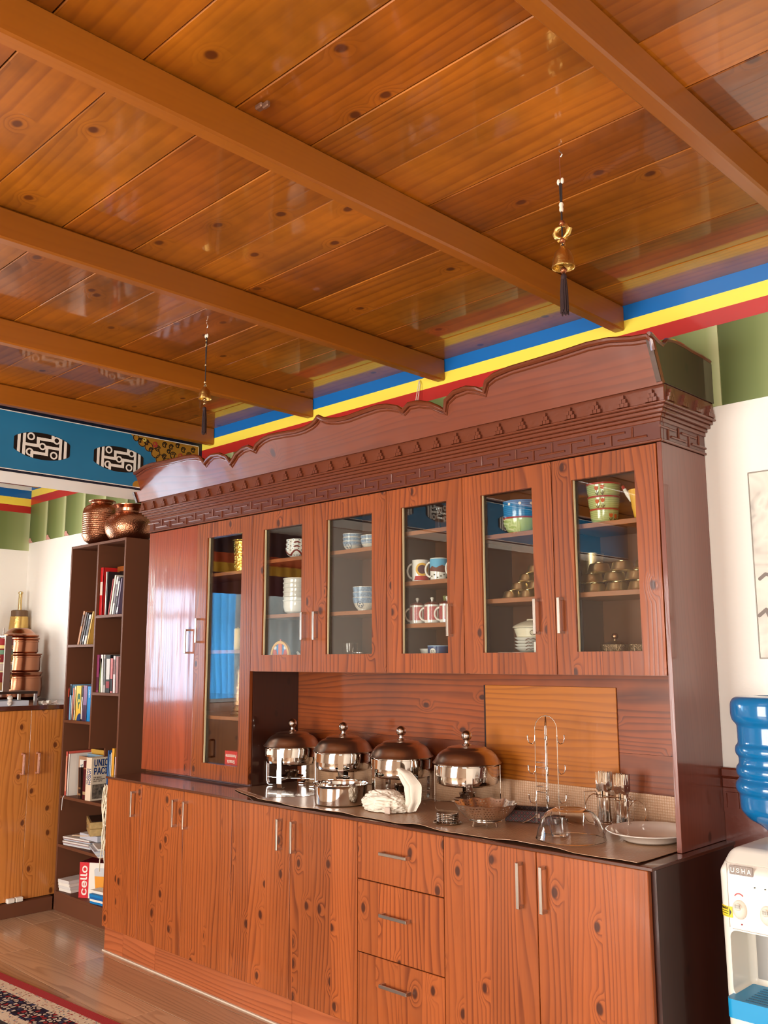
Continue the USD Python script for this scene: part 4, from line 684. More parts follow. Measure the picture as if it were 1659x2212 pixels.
single('cord_loop', B().tube([(-2.862, YW - .012, 2.80), (-2.86, YW - .02, 2.78), (-2.868, YW - .03, 2.70), (-2.87, YW - .05, 2.60)], .0022, 6).tube([(-2.862, YW - .012, 2.80), (-2.85, YW - .02, 2.775), (-2.857, YW - .03, 2.69), (-2.859, YW - .05, 2.60)], .0022, 6), BEADW, 'looped white string hanging on the painted wall stripes behind the cornice', 'string')
# ================= picture on the right wall =================
pic = thing('wall_picture', 'unframed grey ink-wash picture hanging on the white wall at the right', 'picture', (-1.0, YW - .006, 1.488))
part(pic, 'print', B().box(-1.316, -.72, YW - .006, YW - .001, 1.488, 2.125, .001), MAT('ink_wash', {'tc': ('texture_coordinate', {}), 'n': ('noise_texture', {'scale': 7.0, 'detail': 2.0, 'distortion': 1.2}), 'r': ('rgb_ramp', {'ramp': [(.3, lin((168, 162, 154))), (.45, lin((214, 208, 196))), (.6, lin((232, 226, 212))), (.75, lin((190, 184, 174)))]}), 'p': ('principled_bsdf', {'roughness': .7})}, [('tc.object', 'n.vector'), ('n.fac', 'r.fac'), ('r.color', 'p.base_color')]))
part(pic, 'edge_strip', B().box(-1.319, -.717, YW - .0065, YW - .001, 2.1251, 2.129).box(-1.3195, -1.3162, YW - .0065, YW - .001, 1.488, 2.125).box(-1.319, -.717, YW - .0065, YW - .001, 1.484, 1.4879), plain('picture_edge', (150, 142, 130), .5))
ins = [LineString(arc(-1.2, 1.72, .05, 150, 20)), LineString([(-1.3, 1.755), (-1.28, 1.77), (-1.26, 1.765)]), LineString([(-1.31, 1.63), (-1.285, 1.65), (-1.27, 1.61)])]
part(pic, 'brush_stroke', B().prism(union_all([i_.buffer(.006) for i_ in ins]), .0006, (0, YW - .0061, 0)), plain('ink_grey', (130, 120, 112), .7))
# ================= water dispenser =================
wd = thing('water_dispenser', 'white water dispenser with knob taps and a blue drip tray by the right wall', 'dispenser', (-1.155, .29, 0))
WH = plain('dispenser_white', (236, 230, 216), .35, coat=.2); GREY = plain('dispenser_grey', (170, 166, 160), .5); CY = plain('tray_cyan', (20, 150, 206), .35); SEAM = plain('seam_grey', (176, 168, 156), .6)
DFY = .13
def rbox(x0, x1, y0, y1, z0, z1, r, n=20):
    return manifold3d.Manifold.batch_hull([manifold3d.Manifold.sphere(r, n).translate((x, y, z)) for x in (x0 + r, x1 - r) for y in (y0 + r, y1 - r) for z in (z0 + r, z1 - r)])
body = manifold3d.Manifold.batch_hull([manifold3d.Manifold.sphere(r, 56).translate((x, y, z)) for (x, y, z, r) in
    [(sx, yy, .93 - .05, .05) for sx in (-1.262, -1.048) for yy in (DFY + .085, .42)] + [(sx, yy, .86, .032) for sx in (-1.278, -1.032) for yy in (DFY + .034, .42)] + [(sx, yy, .03, .028) for sx in (-1.272, -1.038) for yy in (DFY + .03, .42)]])
cut_ = manifold3d.Manifold.cube((1, 1, .0022)).translate((-1.6, -.2, .891)) - body.translate((1.155, -.29, 0)).scale((.988, .988, 1)).translate((-1.155, .29, 0))
body = body - cut_
body = body - rbox(-1.279, -1.031, .05, .26, .53, .708, .02)
part(wd, 'body', body, WH, smooth=30)
part(wd, 'recess_lining', B().box(-1.275, -1.035, .2598, .2612, .535, .703), GREY)
for bx in ((-1.27, -1.04, .712, .7132), (-1.2795, -1.278, .715, .892), (-1.032, -1.0305, .715, .892)): part(wd, 'panel_seam', B().box(bx[0], bx[1], DFY + .0008, DFY + .003, bx[2], bx[3]), SEAM)
part(wd, 'badge', B().prism(sbox(-1.268, .866, -1.203, .887).buffer(.002), .0015, (0, DFY + .0015, 0)), plain('badge_grey', (112, 98, 88), .35, .3))
q = B()
for i, c in enumerate('USHA'): q.text(c, .0125, (-1.2605 + i * .0163, DFY - .0002, .8702), (1, 0, 0), (0, 0, 1), .0006, True, center=True)
part(wd, 'brand_lettering', q, WH); part(wd, 'badge_line', B().box(-1.2525, -1.252, DFY - .0006, DFY, .866, .887).box(-1.2362, -1.2357, DFY - .0006, DFY, .866, .887).box(-1.2199, -1.2194, DFY - .0006, DFY, .866, .887), WH)
for x, z in ((-1.246, .772), (-1.166, .769), (-1.086, .769)):
    tp = part(wd, 'tap', B().add(trimesh.Trimesh(*(lambda m: (m.vertices * (.021, .016, .027) + (x, DFY + .002, z - .004), m.faces))(trimesh.creation.icosphere(3, 1.0)))), WH)
    part(tp, 'tap_knob', B().add(ball((x + .001, DFY - .014, z + .006), .010, 2, (1, .6, 1))), WH)
    part(tp, 'tap_ribs', B().add(trimesh.util.concatenate([trimesh.creation.box((.002, .004, .009), trimesh.transformations.translation_matrix((x - .004 + k * .004, DFY - .0185, z + .008))) for k in range(4)])), SEAM)
    part(wd, 'indicator', B().cyl((x + .004, DFY + .002, .728), (x + .004, DFY - .0004, .728), .0022, 10), plain('led_%d' % int(-x * 1000), (150, 40, 50) if x < -1.2 else (40, 44, 60), .4))
part(wd, 'hot_mark', B().prism(LineString(arc(-1.246, .798, .014, 150, 40)).buffer(.0014), .0008, (0, DFY + .001, 0)), plain('mark_red', (190, 70, 74), .5))
for x in (-1.198, -1.168): part(wd, 'indicator', B().cyl((x, DFY + .002, .836), (x, DFY, .836), .0022, 10), plain('led_dark_%d' % int(-x * 1000), (60, 64, 52), .4))
def corner(m):           # bend a label laid on the front plane round the rounded left corner
    v = m.vertices; s, d_ = v[:, 0].copy(), DFY + .0015 - v[:, 1]; xc, r = -1.277, .0318; th = np.clip((xc - s) / r, 0, None)
    v[:, 0] = np.where(s < xc, xc - (r + d_) * np.sin(th), s); v[:, 1] = np.where(s < xc, DFY + .0015 + r - (r + d_) * np.cos(th), v[:, 1]); return m
lab_ = sheet(np.array([[(x, DFY + .0008, z) for x in np.linspace(-1.312, -1.268, 24)] for z in (.742, .772)]), .0006)
wl_ = part(wd, 'warning_label', corner(lab_), plain('label_yellow', (236, 206, 50), .5))
part(wl_, 'label_print', corner(B().text('WARNING', .0055, (-1.306, DFY + .0002, .763), (1, 0, 0), (0, 0, 1), .0005, True, width=.026).box(-1.305, -1.28, DFY - .0004, DFY + .0003, .757, .7585).box(-1.305, -1.281, DFY - .0004, DFY + .0003, .751, .7525).box(-1.306, -1.277, DFY - .0004, DFY + .0003, .745, .7455).box(-1.306, -1.277, DFY - .0004, DFY + .0003, .769, .7695).prism(Polygon([(-1.277, .746), (-1.271, .757), (-1.277, .768)]), .0005, (0, DFY + .0003, 0)).done().subdivide_to_size(.004)), BLACKP)
tray = sbox(-1.262, -.12, -1.048, .0).buffer(.02)
tr_ = part(wd, 'drip_tray', B().prism(sbox(-1.262, .10, -1.048, .23).buffer(.018), .05, (0, 0, .485), (1, 0, 0), (0, 1, 0)), CY)
part(tr_, 'tray_grille', B().add(trimesh.util.concatenate([trimesh.creation.box((.16, .006, .001), trimesh.transformations.translation_matrix((-1.15, .10 + .02 * k, .5356))) for k in range(7)])), plain('grille_dark', (16, 90, 130), .5))
wbt = thing('water_bottle', 'large ribbed blue water bottle standing upside down on the dispenser', 'bottle', (-1.155, .29, .905))
BB = plain('bottle_blue', (14, 124, 190), .14, coat=.6, transmission_weight=.35, ior=1.4)
pr = [(0, .02), (.045, .02), (.05, .06), (.07, .082), (.11, .108), (.128, .135)]
def rib(z): return [(.127, z), (.133, z + .008), (.1355, z + .02), (.133, z + .032), (.127, z + .04)]
pr += [(.129, .155), (.1295, .175)] + [(r * 1.0 + .004, z) for r, z in rib(.178)] + rib(.225) + [(.126, .275)] + rib(.285) + [(.126, .33), (.127, .378), (.131, .384), (.139, .395), (.143, .415), (.1425, .44), (.136, .457), (.12, .466), (.08, .468), (.06, .462), (0, .46)]
pr = np.array(pr); sq = np.concatenate([[0], np.cumsum(np.linalg.norm(np.diff(pr, axis=0), axis=1))])
from scipy.interpolate import PchipInterpolator
si = np.linspace(0, sq[-1], 150); pr = [(max(r_, 0), z_) for r_, z_ in zip(PchipInterpolator(sq, pr[:, 0])(si), PchipInterpolator(sq, pr[:, 1])(si))]
part(wbt, 'bottle_body', B().lathe(pr, n=80), BB, world=False, smooth=60); part(wbt, 'neck_ring', B().lathe([(.046, .018), (.056, .02), (.057, .05), (.052, .058)], n=40, close=True), CY, world=False)
# ================= things on the worktop =================
ZW = .8795
MATM = MAT('counter_mat', {'tc': ('texture_coordinate', {}), 'm': ('mapping', {'scale': (1, 1, 1)}), 'v': ('voronoi_texture', {'scale': 105.0, 'randomness': .05}), 'b': ('bump', {'strength': .5, 'distance': .004}), 'p': ('principled_bsdf', {'base_color': lin((176, 136, 102)), 'roughness': .38, 'coat_weight': .25, 'coat_roughness': .2})}, [('tc.object', 'm.vector'), ('m.vector', 'v.vector'), ('v.distance', 'b.height'), ('b.normal', 'p.normal')])
mt = thing('counter_mat', 'brown textured plastic mat covering the worktop with a wavy front edge', 'mat', (-2.6, .27, .877))
n, m = 120, 24; P = np.zeros((m, n, 3)); xs = np.linspace(-3.70, -1.494, n)
for i, s_ in enumerate(np.linspace(0, 1, m)):
    yl = .004 * np.ones(n) + .006 * np.sin(xs * 9) + .003 * np.sin(xs * 23); yl = np.where(xs < -3.35, yl + (-3.35 - xs) * .42, yl); yl = np.where(xs > -1.62, yl - (xs + 1.62) * .0, yl)
    P[i, :, 0] = xs; P[i, :, 1] = yl + (.535 - yl) * s_; lift = np.exp(-((s_) / .07) ** 2); P[i, :, 2] = .8792 + lift * np.maximum(0, .002 + .004 * np.sin(xs * 13 + 1) + .002 * np.sin(xs * 31))
part(mt, 'mat_sheet', sheet(P, .0016), MATM, smooth=60)
P = np.zeros((8, 60, 3)); xs = np.linspace(-3.64, -1.494, 60)
for i, z in enumerate(np.linspace(.8815, 1.003, 8)): P[i, :, 0] = xs; P[i, :, 2] = z; P[i, :, 1] = .534 - .0015 * np.sin(xs * 15)
part(mt, 'back_sheet', sheet(P[::-1], .0014), MATM, smooth=60)
cs = thing('glass_sheet', 'loose glossy sheet lying on the worktop under the leftmost chafing dish', 'sheet', (-3.5, .25, .8798))
part(cs, 'sheet', B().prism(Polygon([(-3.70, .16), (-3.36, .06), (-3.26, .20), (-3.3, .5), (-3.69, .5)]), .0018, (0, 0, .8802), (1, 0, 0), (0, 1, 0)), plain('sheet_brown', (150, 118, 94), .18, coat=.6))
CHROME = plain('chrome', (214, 208, 200), .06, 1.0, bump=(9, .02))
def chafing(label, x, y, deg):
    t = thing('chafing_dish', label, 'chafing dish', (x, y, ZW + .0035), rot=deg, group=None); r = .138
    z = lambda v: v - ZW
    part(t, 'pan', B().lathe([(0, z(.984)), (r * .78, z(.984)), (r * .88, z(.992)), (r * .905, z(1.008)), (r * .905, z(1.066)), (r * .85, z(1.066)), (r * .85, z(.995)), (0, z(.99))], n=56), CHROME, world=False)
    part(t, 'band', B().lathe([(r * .93, z(1.024)), (r * .955, z(1.024)), (r * .955, z(1.062)), (r * .93, z(1.062))], n=56, close=True), CHROME, world=False)
    ld = part(t, 'lid', B().lathe([(r * .9, z(1.067)), (r * 1.0, z(1.068)), (r * 1.012, z(1.0715)), (r * .985, z(1.0755)), (r * .95, z(1.0805)), (r * .91, z(1.090)), (r * .86, z(1.1005)), (r * .79, z(1.1105)), (r * .71, z(1.118)), (r * .64, z(1.122)), (r * .60, z(1.1245)), (r * .57, z(1.130)), (r * .5, z(1.1335)), (r * .3, z(1.1375)), (0, z(1.139)), (0, z(1.132)), (r * .5, z(1.128)), (r * .8, z(1.105)), (r * .88, z(1.072))], n=64), STEEL_D, world=False, smooth=50)
    part(ld, 'lid_knob', B().lathe([(0, z(1.137)), (.019, z(1.138)), (.017, z(1.143)), (.0105, z(1.146)), (.0095, z(1.152))] + [(.0215 * math.sin(a), z(1.176) - .0215 * math.cos(a)) for a in np.linspace(.5, PI, 12)], n=28), STEEL, world=False)
    for k in range(4):
        a = k * PI / 2; ca, sa = math.cos(a), math.sin(a); w = .012; q = B()
        pts = [(r * .962, 1.062), (r * .962, .905), (r * .93, .888), (r * .86, ZW + .003), (r * .72, ZW + .003)]
        for (r0, z0), (r1, z1) in zip(pts[:-1], pts[1:]):
            v = [(rr_ , s_ * w, z(zz)) for rr_, zz in ((r0, z0), (r1, z1)) for s_ in (-1, 1)]; v = np.array(v); d = np.array([z1 - z0, 0, -(r1 - r0)]); d /= max(np.linalg.norm(d), 1e-9)
            v = np.vstack([v, v + d * .0022 * (1 if True else 0)]); v = np.stack([v[:, 0] * ca - v[:, 1] * sa, v[:, 0] * sa + v[:, 1] * ca, v[:, 2]], -1); q.add(trimesh.convex.convex_hull(v))
        part(t, 'leg', q, CHROME, world=False)
    part(t, 'crossbar', B().box(-r * .95, r * .95, -.006, .006, z(.916), z(.9185)).box(-.006, .006, -r * .95, r * .95, z(.919), z(.9215)), CHROME, world=False)
    bh = part(t, 'burner_dish', B().lathe([(0, z(.922)), (.05, z(.922)), (.058, z(.928)), (.056, z(.9295)), (.048, z(.925)), (0, z(.9245))], n=32), STEEL, world=False)
    part(bh, 'burner_cup', B().lathe([(0, z(.925)), (.026, z(.925)), (.034, z(.951)), (.036, z(.953)), (.032, z(.953)), (.024, z(.93)), (0, z(.93))], n=28), STEEL, world=False)
    return t
chs = [('leftmost of four round steel chafing dishes, with a paper sticker on its rim', -3.565, .385, 23), ('second of four round steel chafing dishes, behind the steel pan', -3.20, .385, -48), ('third of four round steel chafing dishes, behind the white towel', -2.828, .38, -20), ('rightmost of four round steel chafing dishes, behind the perforated steamer', -2.462, .38, -47)]
c0 = None
for i, (lab, x, y, dg) in enumerate(chs):
    t = chafing(lab, x, y, dg)
    stage.GetPrimAtPath(t.path).SetCustomDataByKey('group', 'round steel chafing dishes')
    if i == 0:
        a = math.radians(-62 - dg - 45); q = B().prism(union_all([sbox(-.022, -.012, .022, .014), Point(-.02, -.004).buffer(.01)]), .001, (0, 0, 0), (1, 0, 0), (0, 0, 1)).done()
        v = q.vertices; th = math.radians(-93 - dg) + v[:, 0] / .132; rr_ = .1322 - v[:, 1]; q.vertices = np.stack([rr_ * np.cos(th), rr_ * np.sin(th), 1.046 - ZW + v[:, 2]], -1); part(t, 'paper_sticker', q, CWt, 'torn white paper sticker', world=False)
def pan(name, label, cat, x, y, z, r, h, m, lip=.004, base=.94, rot=0):
    t = thing(name, label, cat, (x, y, z)); part(t, 'body', B().lathe([(0, 0), (r * base - .008, 0), (r * base - .001, .004), (r * base, .012), (r * .965, h - .012), (r, h - .002), (r + lip, h), (r + lip, h + .002), (r - .002, h + .001), (r * .95, h - .01), (r * base - .003, .01), (0, .006)], n=56), m, world=False); return t
sp_ = pan('steel_pan', 'low open stainless steel pan with a long-handled spoon at the front of the worktop', 'pan', -2.99, .175, ZW + .003, .118, .083, CHROME)
t = thing('serving_spoon', 'white-handled spoon lying on the worktop left of the steel pan', 'spoon', (-3.12, .2, ZW + .008)); part(t, 'handle', B().tube([(-.13, .07, .008), (-.09, .05, .007), (-.015, .01, .012)], [.008, .006, .004], 8), BEADW, world=False)
# towel
TW = plain('towel_white', (228, 218, 200), .9, bump=(120, .06))
b = trimesh.creation.icosphere(5, 1.0); d = b.vertices.copy(); f1 = meshkit.fbm(d * 2.2 + 3, 4, 3); rid = np.abs(meshkit.fbm(d * 3.3 + 11, 3, 9) - .5) * 2
s_ = .80 + .35 * f1 - .28 * np.clip(.35 - rid, 0, 1); b.vertices = d * s_[:, None] * (.118, .075, .052); b.vertices[:, 2] = np.maximum(b.vertices[:, 2], -.03); b.vertices += (-2.725, .17, ZW + .034)
tw = thing('towel', 'crumpled white cotton towel with one corner sticking up in front of the chafing dishes', 'towel', (-2.725, .17, ZW + .003)); part(tw, 'crumpled_body', b, TW, smooth=True)
n, m = 26, 20; P = np.zeros((n, m, 3)); sp3 = np.linspace(0, 1, n)
cx = np.interp(sp3, [0, .3, .6, .85, 1], [-2.625, -2.598, -2.600, -2.640, -2.668]); cz = np.interp(sp3, [0, .3, .6, .85, 1], [.885, .925, .985, 1.028, 1.046]); hw = np.interp(sp3, [0, .25, .55, .85, 1], [.04, .036, .04, .03, .004])
for i in range(n):
    for j, w in enumerate(np.linspace(-1, 1, m)): P[i, j] = (cx[i] + hw[i] * w * .75 + .004 * math.sin(6 * w + 5 * sp3[i]), .21 + hw[i] * w * .35 + .022 * (1 - w * w) * (-1) + .004 * math.cos(9 * w), cz[i] + .12 * hw[i] * w)
part(tw, 'raised_corner', sheet(P, .006), TW, smooth=True)
part(tw, 'hem_tag', B().box(-2.665, -2.635, .108, .114, ZW + .004, ZW + .03, .002), plain('towel_tag', (196, 176, 160), .8))
# coasters
ck_ = thing('coaster_holder', 'round metal tray with a clip wire holding stacked steel coasters', 'coaster holder', (-2.35, .125, ZW + .003)); part(ck_, 'tray', B().lathe([(0, 0), (.05, 0), (.055, .004), (.053, .005), (.049, .002), (0, .002)], n=36), STEEL, world=False)
for k in range(2): part(ck_, 'wire_clip', B().tube([(.044 * math.cos(2.6 + 2.4 * k), .044 * math.sin(2.6 + 2.4 * k), .002), (.046 * math.cos(2.6 + 2.4 * k), .046 * math.sin(2.6 + 2.4 * k), .04)], .002, 6), CHROME, world=False)
c1 = thing('coaster', 'round steel coaster, lowest of the stack on the metal tray', 'coaster', (-2.35, .125, ZW + .0055), group='stacked steel coasters'); part(c1, 'disc', B().lathe([(0, 0), (.041, 0), (.043, .002), (.043, .0045), (.041, .0058), (0, .005)], n=36), STEEL, world=False)
for k in range(1, 6): copy_of(c1, (-2.35 + .0012 * (k % 2), .125, ZW + .0055 + .0062 * k), 'round steel coaster, number %s from the bottom of the stack on the metal tray' % ('two', 'three', 'four', 'five', 'six')[k - 1])
# steamer
sm = thing('steamer_basket', 'perforated folding steamer basket standing on short legs', 'steamer', (-2.208, .175, ZW + .003))
n, m = 216, 26; th = np.arange(n + 1) * 2 * PI / n; P = np.zeros((m, n + 1, 3))
for i, s_ in enumerate(np.linspace(0, 1, m)):
    r = .052 + .062 * s_ ** .85 + .0035 * np.cos(th * 12) * s_; P[i, :, 0] = r * np.cos(th); P[i, :, 1] = r * np.sin(th); P[i, :, 2] = .024 + .058 * s_ ** 1.5 + .002 * np.cos(th * 12) * s_
f = []
for i in range(m - 1):
    for j in range(n):
        if i > 3 and i < m - 3 and i % 3 == 1 and (j + (i // 3) * 2) % 4 < 2 and j % 18 > 2: continue
        a = i * (n + 1) + j; f += [(a, a + n + 1, a + n + 2), (a, a + n + 2, a + 1)]
g = trimesh.Trimesh(P.reshape(-1, 3), f, process=False); vn = g.vertex_normals; g2 = trimesh.Trimesh(np.vstack([g.vertices, g.vertices + vn * .0008]), np.vstack([g.faces, g.faces[:, ::-1] + len(g.vertices)]), process=False)
STEEL_B = plain('steel_satin', (224, 216, 206), .3, 1.0)
part(sm, 'petals', g2, STEEL_B, world=False, smooth=True); part(sm, 'base_plate', B().lathe([(0, .021), (.056, .021), (.058, .023), (.056, .025), (0, .024)], n=48), STEEL, world=False); part(sm, 'base_ring', B().tube([(.06 * math.cos(a), .06 * math.sin(a), .021) for a in np.linspace(0, 2 * PI, 40)[:-1]], .002, 6, True), CHROME, world=False)
for k in range(3): a = 4.2 + k * 2 * PI / 3; part(sm, 'leg', B().cyl((.046 * math.cos(a), .046 * math.sin(a), .021), (.05 * math.cos(a), .05 * math.sin(a), 0), .0035, 8), CHROME, world=False)
# patterned box
bx_ = thing('tissue_tray', 'dark woven box with a red diamond pattern behind the steamer basket', 'box', (-2.15, .40, ZW + .003), rot=20)
DIA = MAT('diamond_weave', {'tc': ('texture_coordinate', {}), 'm': ('mapping', {'rotation': (0, PI / 4, 0), 'scale': (64, 64, 64)}), 'c': ('checker_texture', {'scale': 1.0, 'color1': lin((40, 18, 16)), 'color2': lin((110, 36, 28))}), 'v': ('voronoi_texture', {'metric': 'chebychev', 'scale': 1.0, 'randomness': 0.0}), 'r': ('rgb_ramp', {'ramp': [(0, lin((96, 30, 20))), (.26, lin((84, 24, 18))), (.27, lin((30, 14, 14))), (.45, lin((46, 24, 20))), (.465, lin((112, 80, 64))), (.5, lin((112, 80, 64)))], 'interpolate': False}), 'p': ('principled_bsdf', {'roughness': .6})}, [('tc.object', 'm.vector'), ('m.vector', 'v.vector'), ('v.distance', 'r.fac'), ('r.color', 'p.base_color')])
part(bx_, 'box_wall', B().box(-.1, .1, -.06, -.054, 0, .042, .001).box(-.1, .1, .054, .06, 0, .042, .001).box(-.1, -.094, -.054, .054, 0, .042, .001).box(.094, .1, -.054, .054, 0, .042, .001), DIA, world=False); part(bx_, 'box_floor', B().box(-.094, .094, -.054, .054, 0, .02), BLACKP, world=False); part(bx_, 'clasp', B().box(.02, .036, -.062, -.06, .018, .034, .001), plain('clasp_tan', (190, 160, 140), .5), world=False)
# mug tree
mg = thing('mug_tree', 'empty tall chrome wire mug stand with hooks in front of the amber panel', 'mug stand', (-2.068, .37, ZW + .003), rot=38)
w = .0019; q = B(); rw = .041
part(mg, 'upright', B().tube([(-rw, 0, .004), (-rw, 0, .34)] + [(-rw * math.cos(a), 0, .34 + .052 * math.sin(a)) for a in np.linspace(.15, PI - .15, 12)] + [(rw, 0, .34), (rw, 0, .004)], w, 7), CHROME, world=False)
part(mg, 'upright', B().tube([(0, -rw, .004), (0, -rw, .34)] + [(0, -rw * math.cos(a), .34 + .05 * math.sin(a)) for a in np.linspace(.15, PI - .15, 12)] + [(0, rw, .34), (0, rw, .004)], w, 7), CHROME, world=False)
for zz in (.115, .135, .205, .222, .34): part(mg, 'ring_wire', B().tube([(-rw, 0, zz), (0, -rw, zz), (rw, 0, zz), (0, rw, zz)], w * .8, 6, True), CHROME, world=False)
for zz in (.085, .19, .30):
    for s_, a in ((1, 0), (-1, 0), (1, 1), (-1, 1)):
        pts = [(rw, zz + .02), (rw + .001, zz), (rw + .01, zz - .012), (rw + .022, zz - .008), (rw + .027, zz + .006), (rw + .027, zz + .018)]
        part(mg, 'hook', B().tube([(s_ * r_, 0, z_) if a == 0 else (0, s_ * r_, z_) for r_, z_ in pts], w, 7).add(ball((s_ * (rw + .027), 0, zz + .019) if a == 0 else (0, s_ * (rw + .027), zz + .019), .0032, 1)), CHROME, world=False)
for s_, a in ((1, 0), (-1, 0), (1, 1), (-1, 1)): pts = [(rw, .03), (rw + .03, .012), (rw + .055, .002)]; part(mg, 'foot', B().tube([(s_ * r_, 0, z_) if a == 0 else (0, s_ * r_, z_) for r_, z_ in pts], w, 7), CHROME, world=False)
# glass bowl and glass
GLASS = MAT('clear_glass', {'p': ('principled_bsdf', {'base_color': (.97, .975, .97), 'roughness': 0.0, 'transmission_weight': 1.0, 'ior': 1.36})}, [])
t = thing('glass_bowl', 'large clear glass bowl turned upside down on the mat near the front edge', 'bowl', (-1.842, .175, ZW + .003)); R_ = .117
outer = [(R_, 0), (R_ + .002, .003), (R_ - .001, .008), (.111, .03), (.098, .065), (.078, .088), (.058, .098), (.05, .101), (.04, .1015), (0, .1015)]; inner = [(0, .0975), (.05, .097), (.075, .085), (.095, .062), (.108, .028), (R_ - .004, .004)]
part(t, 'bowl', B().lathe(outer + inner, n=72, close=True), GLASS, world=False, smooth=50)
t = thing('drinking_glass', 'small clear glass covered by the upturned glass bowl', 'glass', (-1.905, .2, ZW + .003)); part(t, 'glass', B().lathe([(0, 0), (.027, 0), (.029, .003), (.031, .06), (.0295, .06), (.027, .008), (0, .007)], n=36), GLASS, world=False, smooth=50)
PORC = plain('porcelain', (238, 230, 218), .18, coat=.5)
t = thing('plate', 'white oval serving plate at the right end of the worktop', 'plate', (-1.637, .345, ZW + .003), rot=0); b = B().lathe([(0, 0), (.075, 0), (.085, .006), (.1, .018), (.128, .028), (.13, .031), (.126, .032), (.098, .023), (.08, .01), (0, .006)], n=64).done(); b.vertices *= (1.1, 1.25, 1.15); part(t, 'plate', b, PORC, world=False)
# cutlery rack and forks
ck = thing('cutlery_rack', 'chrome wire cutlery rack with round side loops at the back of the worktop', 'rack', (-1.842, .465, ZW + .003), rot=-13)
for i, (x, y) in enumerate(((-.044, 0), (.044, 0))):
    part(ck, 'cup_ring', B().tube([(x + .034 * math.cos(a), y + .034 * math.sin(a), .105) for a in np.linspace(0, 2 * PI, 25)[:-1]], .0018, 6, True), CHROME, world=False); part(ck, 'cup_ring', B().tube([(x + .03 * math.cos(a), y + .03 * math.sin(a), .012) for a in np.linspace(0, 2 * PI, 25)[:-1]], .0018, 6, True), CHROME, world=False)
    for k in range(4): a = k * PI / 2 + .4; part(ck, 'cup_wire', B().tube([(x + .034 * math.cos(a), y + .034 * math.sin(a), .105), (x + .03 * math.cos(a), y + .03 * math.sin(a), .002)], .0018, 6), CHROME, world=False)
for s_ in (-1, 1): part(ck, 'side_loop', B().tube([(s_ * .104, .0 + .045 * math.cos(a), .062 + .045 * math.sin(a)) for a in np.linspace(0, 2 * PI, 31)[:-1]], .0018, 6, True), CHROME, world=False); [part(ck, 'foot_wire', B().tube([(s_ * .104, e_ * .045, .062), (s_ * .108, e_ * .05, .002)], .0018, 6), CHROME, world=False) for e_ in (-1, 1)]; part(ck, 'neck_wire', B().tube([(s_ * .104, -.045, .062), (s_ * .104, -.05, .12), (s_ * .085, -.01, .12), (s_ * .085, 0, .105)], .0018, 6), CHROME, world=False)
part(ck, 'cross_wire', B().tube([(-.104, 0, .017), (.104, 0, .017)], .0018, 6).tube([(-.104, 0, .107), (.104, 0, .107)], .0018, 6), CHROME, world=False)
tine = union_all([sbox(-.011 + i * .0062, .045, -.011 + i * .0062 + .0034, .088) for i in range(4)] + [Polygon([(-.011, .05), (-.0108, .03), (-.004, .018), (.004, .018), (.0108, .03), (.011, .05)])])
def fork(label, x, y, z, rot, tilt):
    t = thing('fork', label, 'fork', (x, y, z), group='forks in the wire cutlery rack', rot=rot)
    hd = B().prism(tine.buffer(.0003), .0014, (0, .0007, .10), (1, 0, 0), (0, 0, 1)).done(); hd.vertices[:, 1] += -.004 * np.sin((hd.vertices[:, 2] - .118) * 30) ; hl = B().prism(Polygon([(-.004, .118), (.004, .118), (.0028, .08), (.0055, .01), (.0045, 0), (-.0045, 0), (-.0055, .01), (-.0028, .08)]), .0022, (0, .0011, 0), (1, 0, 0), (0, 0, 1)).done()
    for nm, q in (('tines', hd), ('handle', hl)): q.vertices[:, 1] += q.vertices[:, 2] * tilt; part(t, nm, q, CHROME, world=False)
ca, sa = math.cos(math.radians(-13)), math.sin(math.radians(-13))
words = ('first', 'second', 'third', 'fourth', 'fifth', 'sixth')
for g_, (ox, side) in enumerate(((-.044, 'left'), (.044, 'right'))):
    for k in range(6):
        lx, ly = ox - .02 + .008 * k, -.012 + .005 * (k % 3); fork('steel fork standing tines up, %s from left in the wire rack, %s cup' % (words[k], side), -1.842 + lx * ca - ly * sa, .465 + lx * sa + ly * ca, ZW + .006 + .004 * (k % 2), 40 + (k % 3) * 8 - 8, .02 * (k % 3 - 1))
# ================= crockery behind the glass =================
def wrap(t, name, poly, m, prof, th0, z0, off=.0006, label=None):
    """a flat outline laid round a lathed wall; prof: (z, r) pairs of the outside"""
    q = B().prism(poly, .0005).done(); q = q.subdivide_to_size(.008) if hasattr(q, 'subdivide_to_size') else q
    v = q.vertices; zz = v[:, 2] + z0; pz, pr_ = zip(*prof); r = np.interp(zz, pz, pr_) + off + np.abs(v[:, 1]); th = th0 + v[:, 0] / np.mean(pr_)
    q.vertices = np.stack([r * np.cos(th), r * np.sin(th), zz], -1); q.fix_normals(); return part(t, name, q, m, label, world=False)
FACE = math.radians(-52)
def bowl_prof(r, h, foot=.55, wall=.003):
    o = [(0, 0), (r * foot, 0), (r * foot, .004), (r * .8, h * .3), (r * .94, h * .62), (r, h)]
    return o + [(r - wall, h), (r * .94 - wall, h * .62), (r * .8 - wall, h * .3 + .002), (r * foot * .8, .008), (0, .008)]
WBL = plain('bowl_white', (232, 228, 218), .15, coat=.6); BWARE = plain('blue_ware', (120, 146, 170), .2, coat=.5, var=.35, vscale=120); CRACK = plain('crackle_ware', (206, 200, 186), .2, coat=.5, var=.12, vscale=160)
DRAG = cover((120, 44, 30))
G1 = 'patterned white bowls on the top shelf'
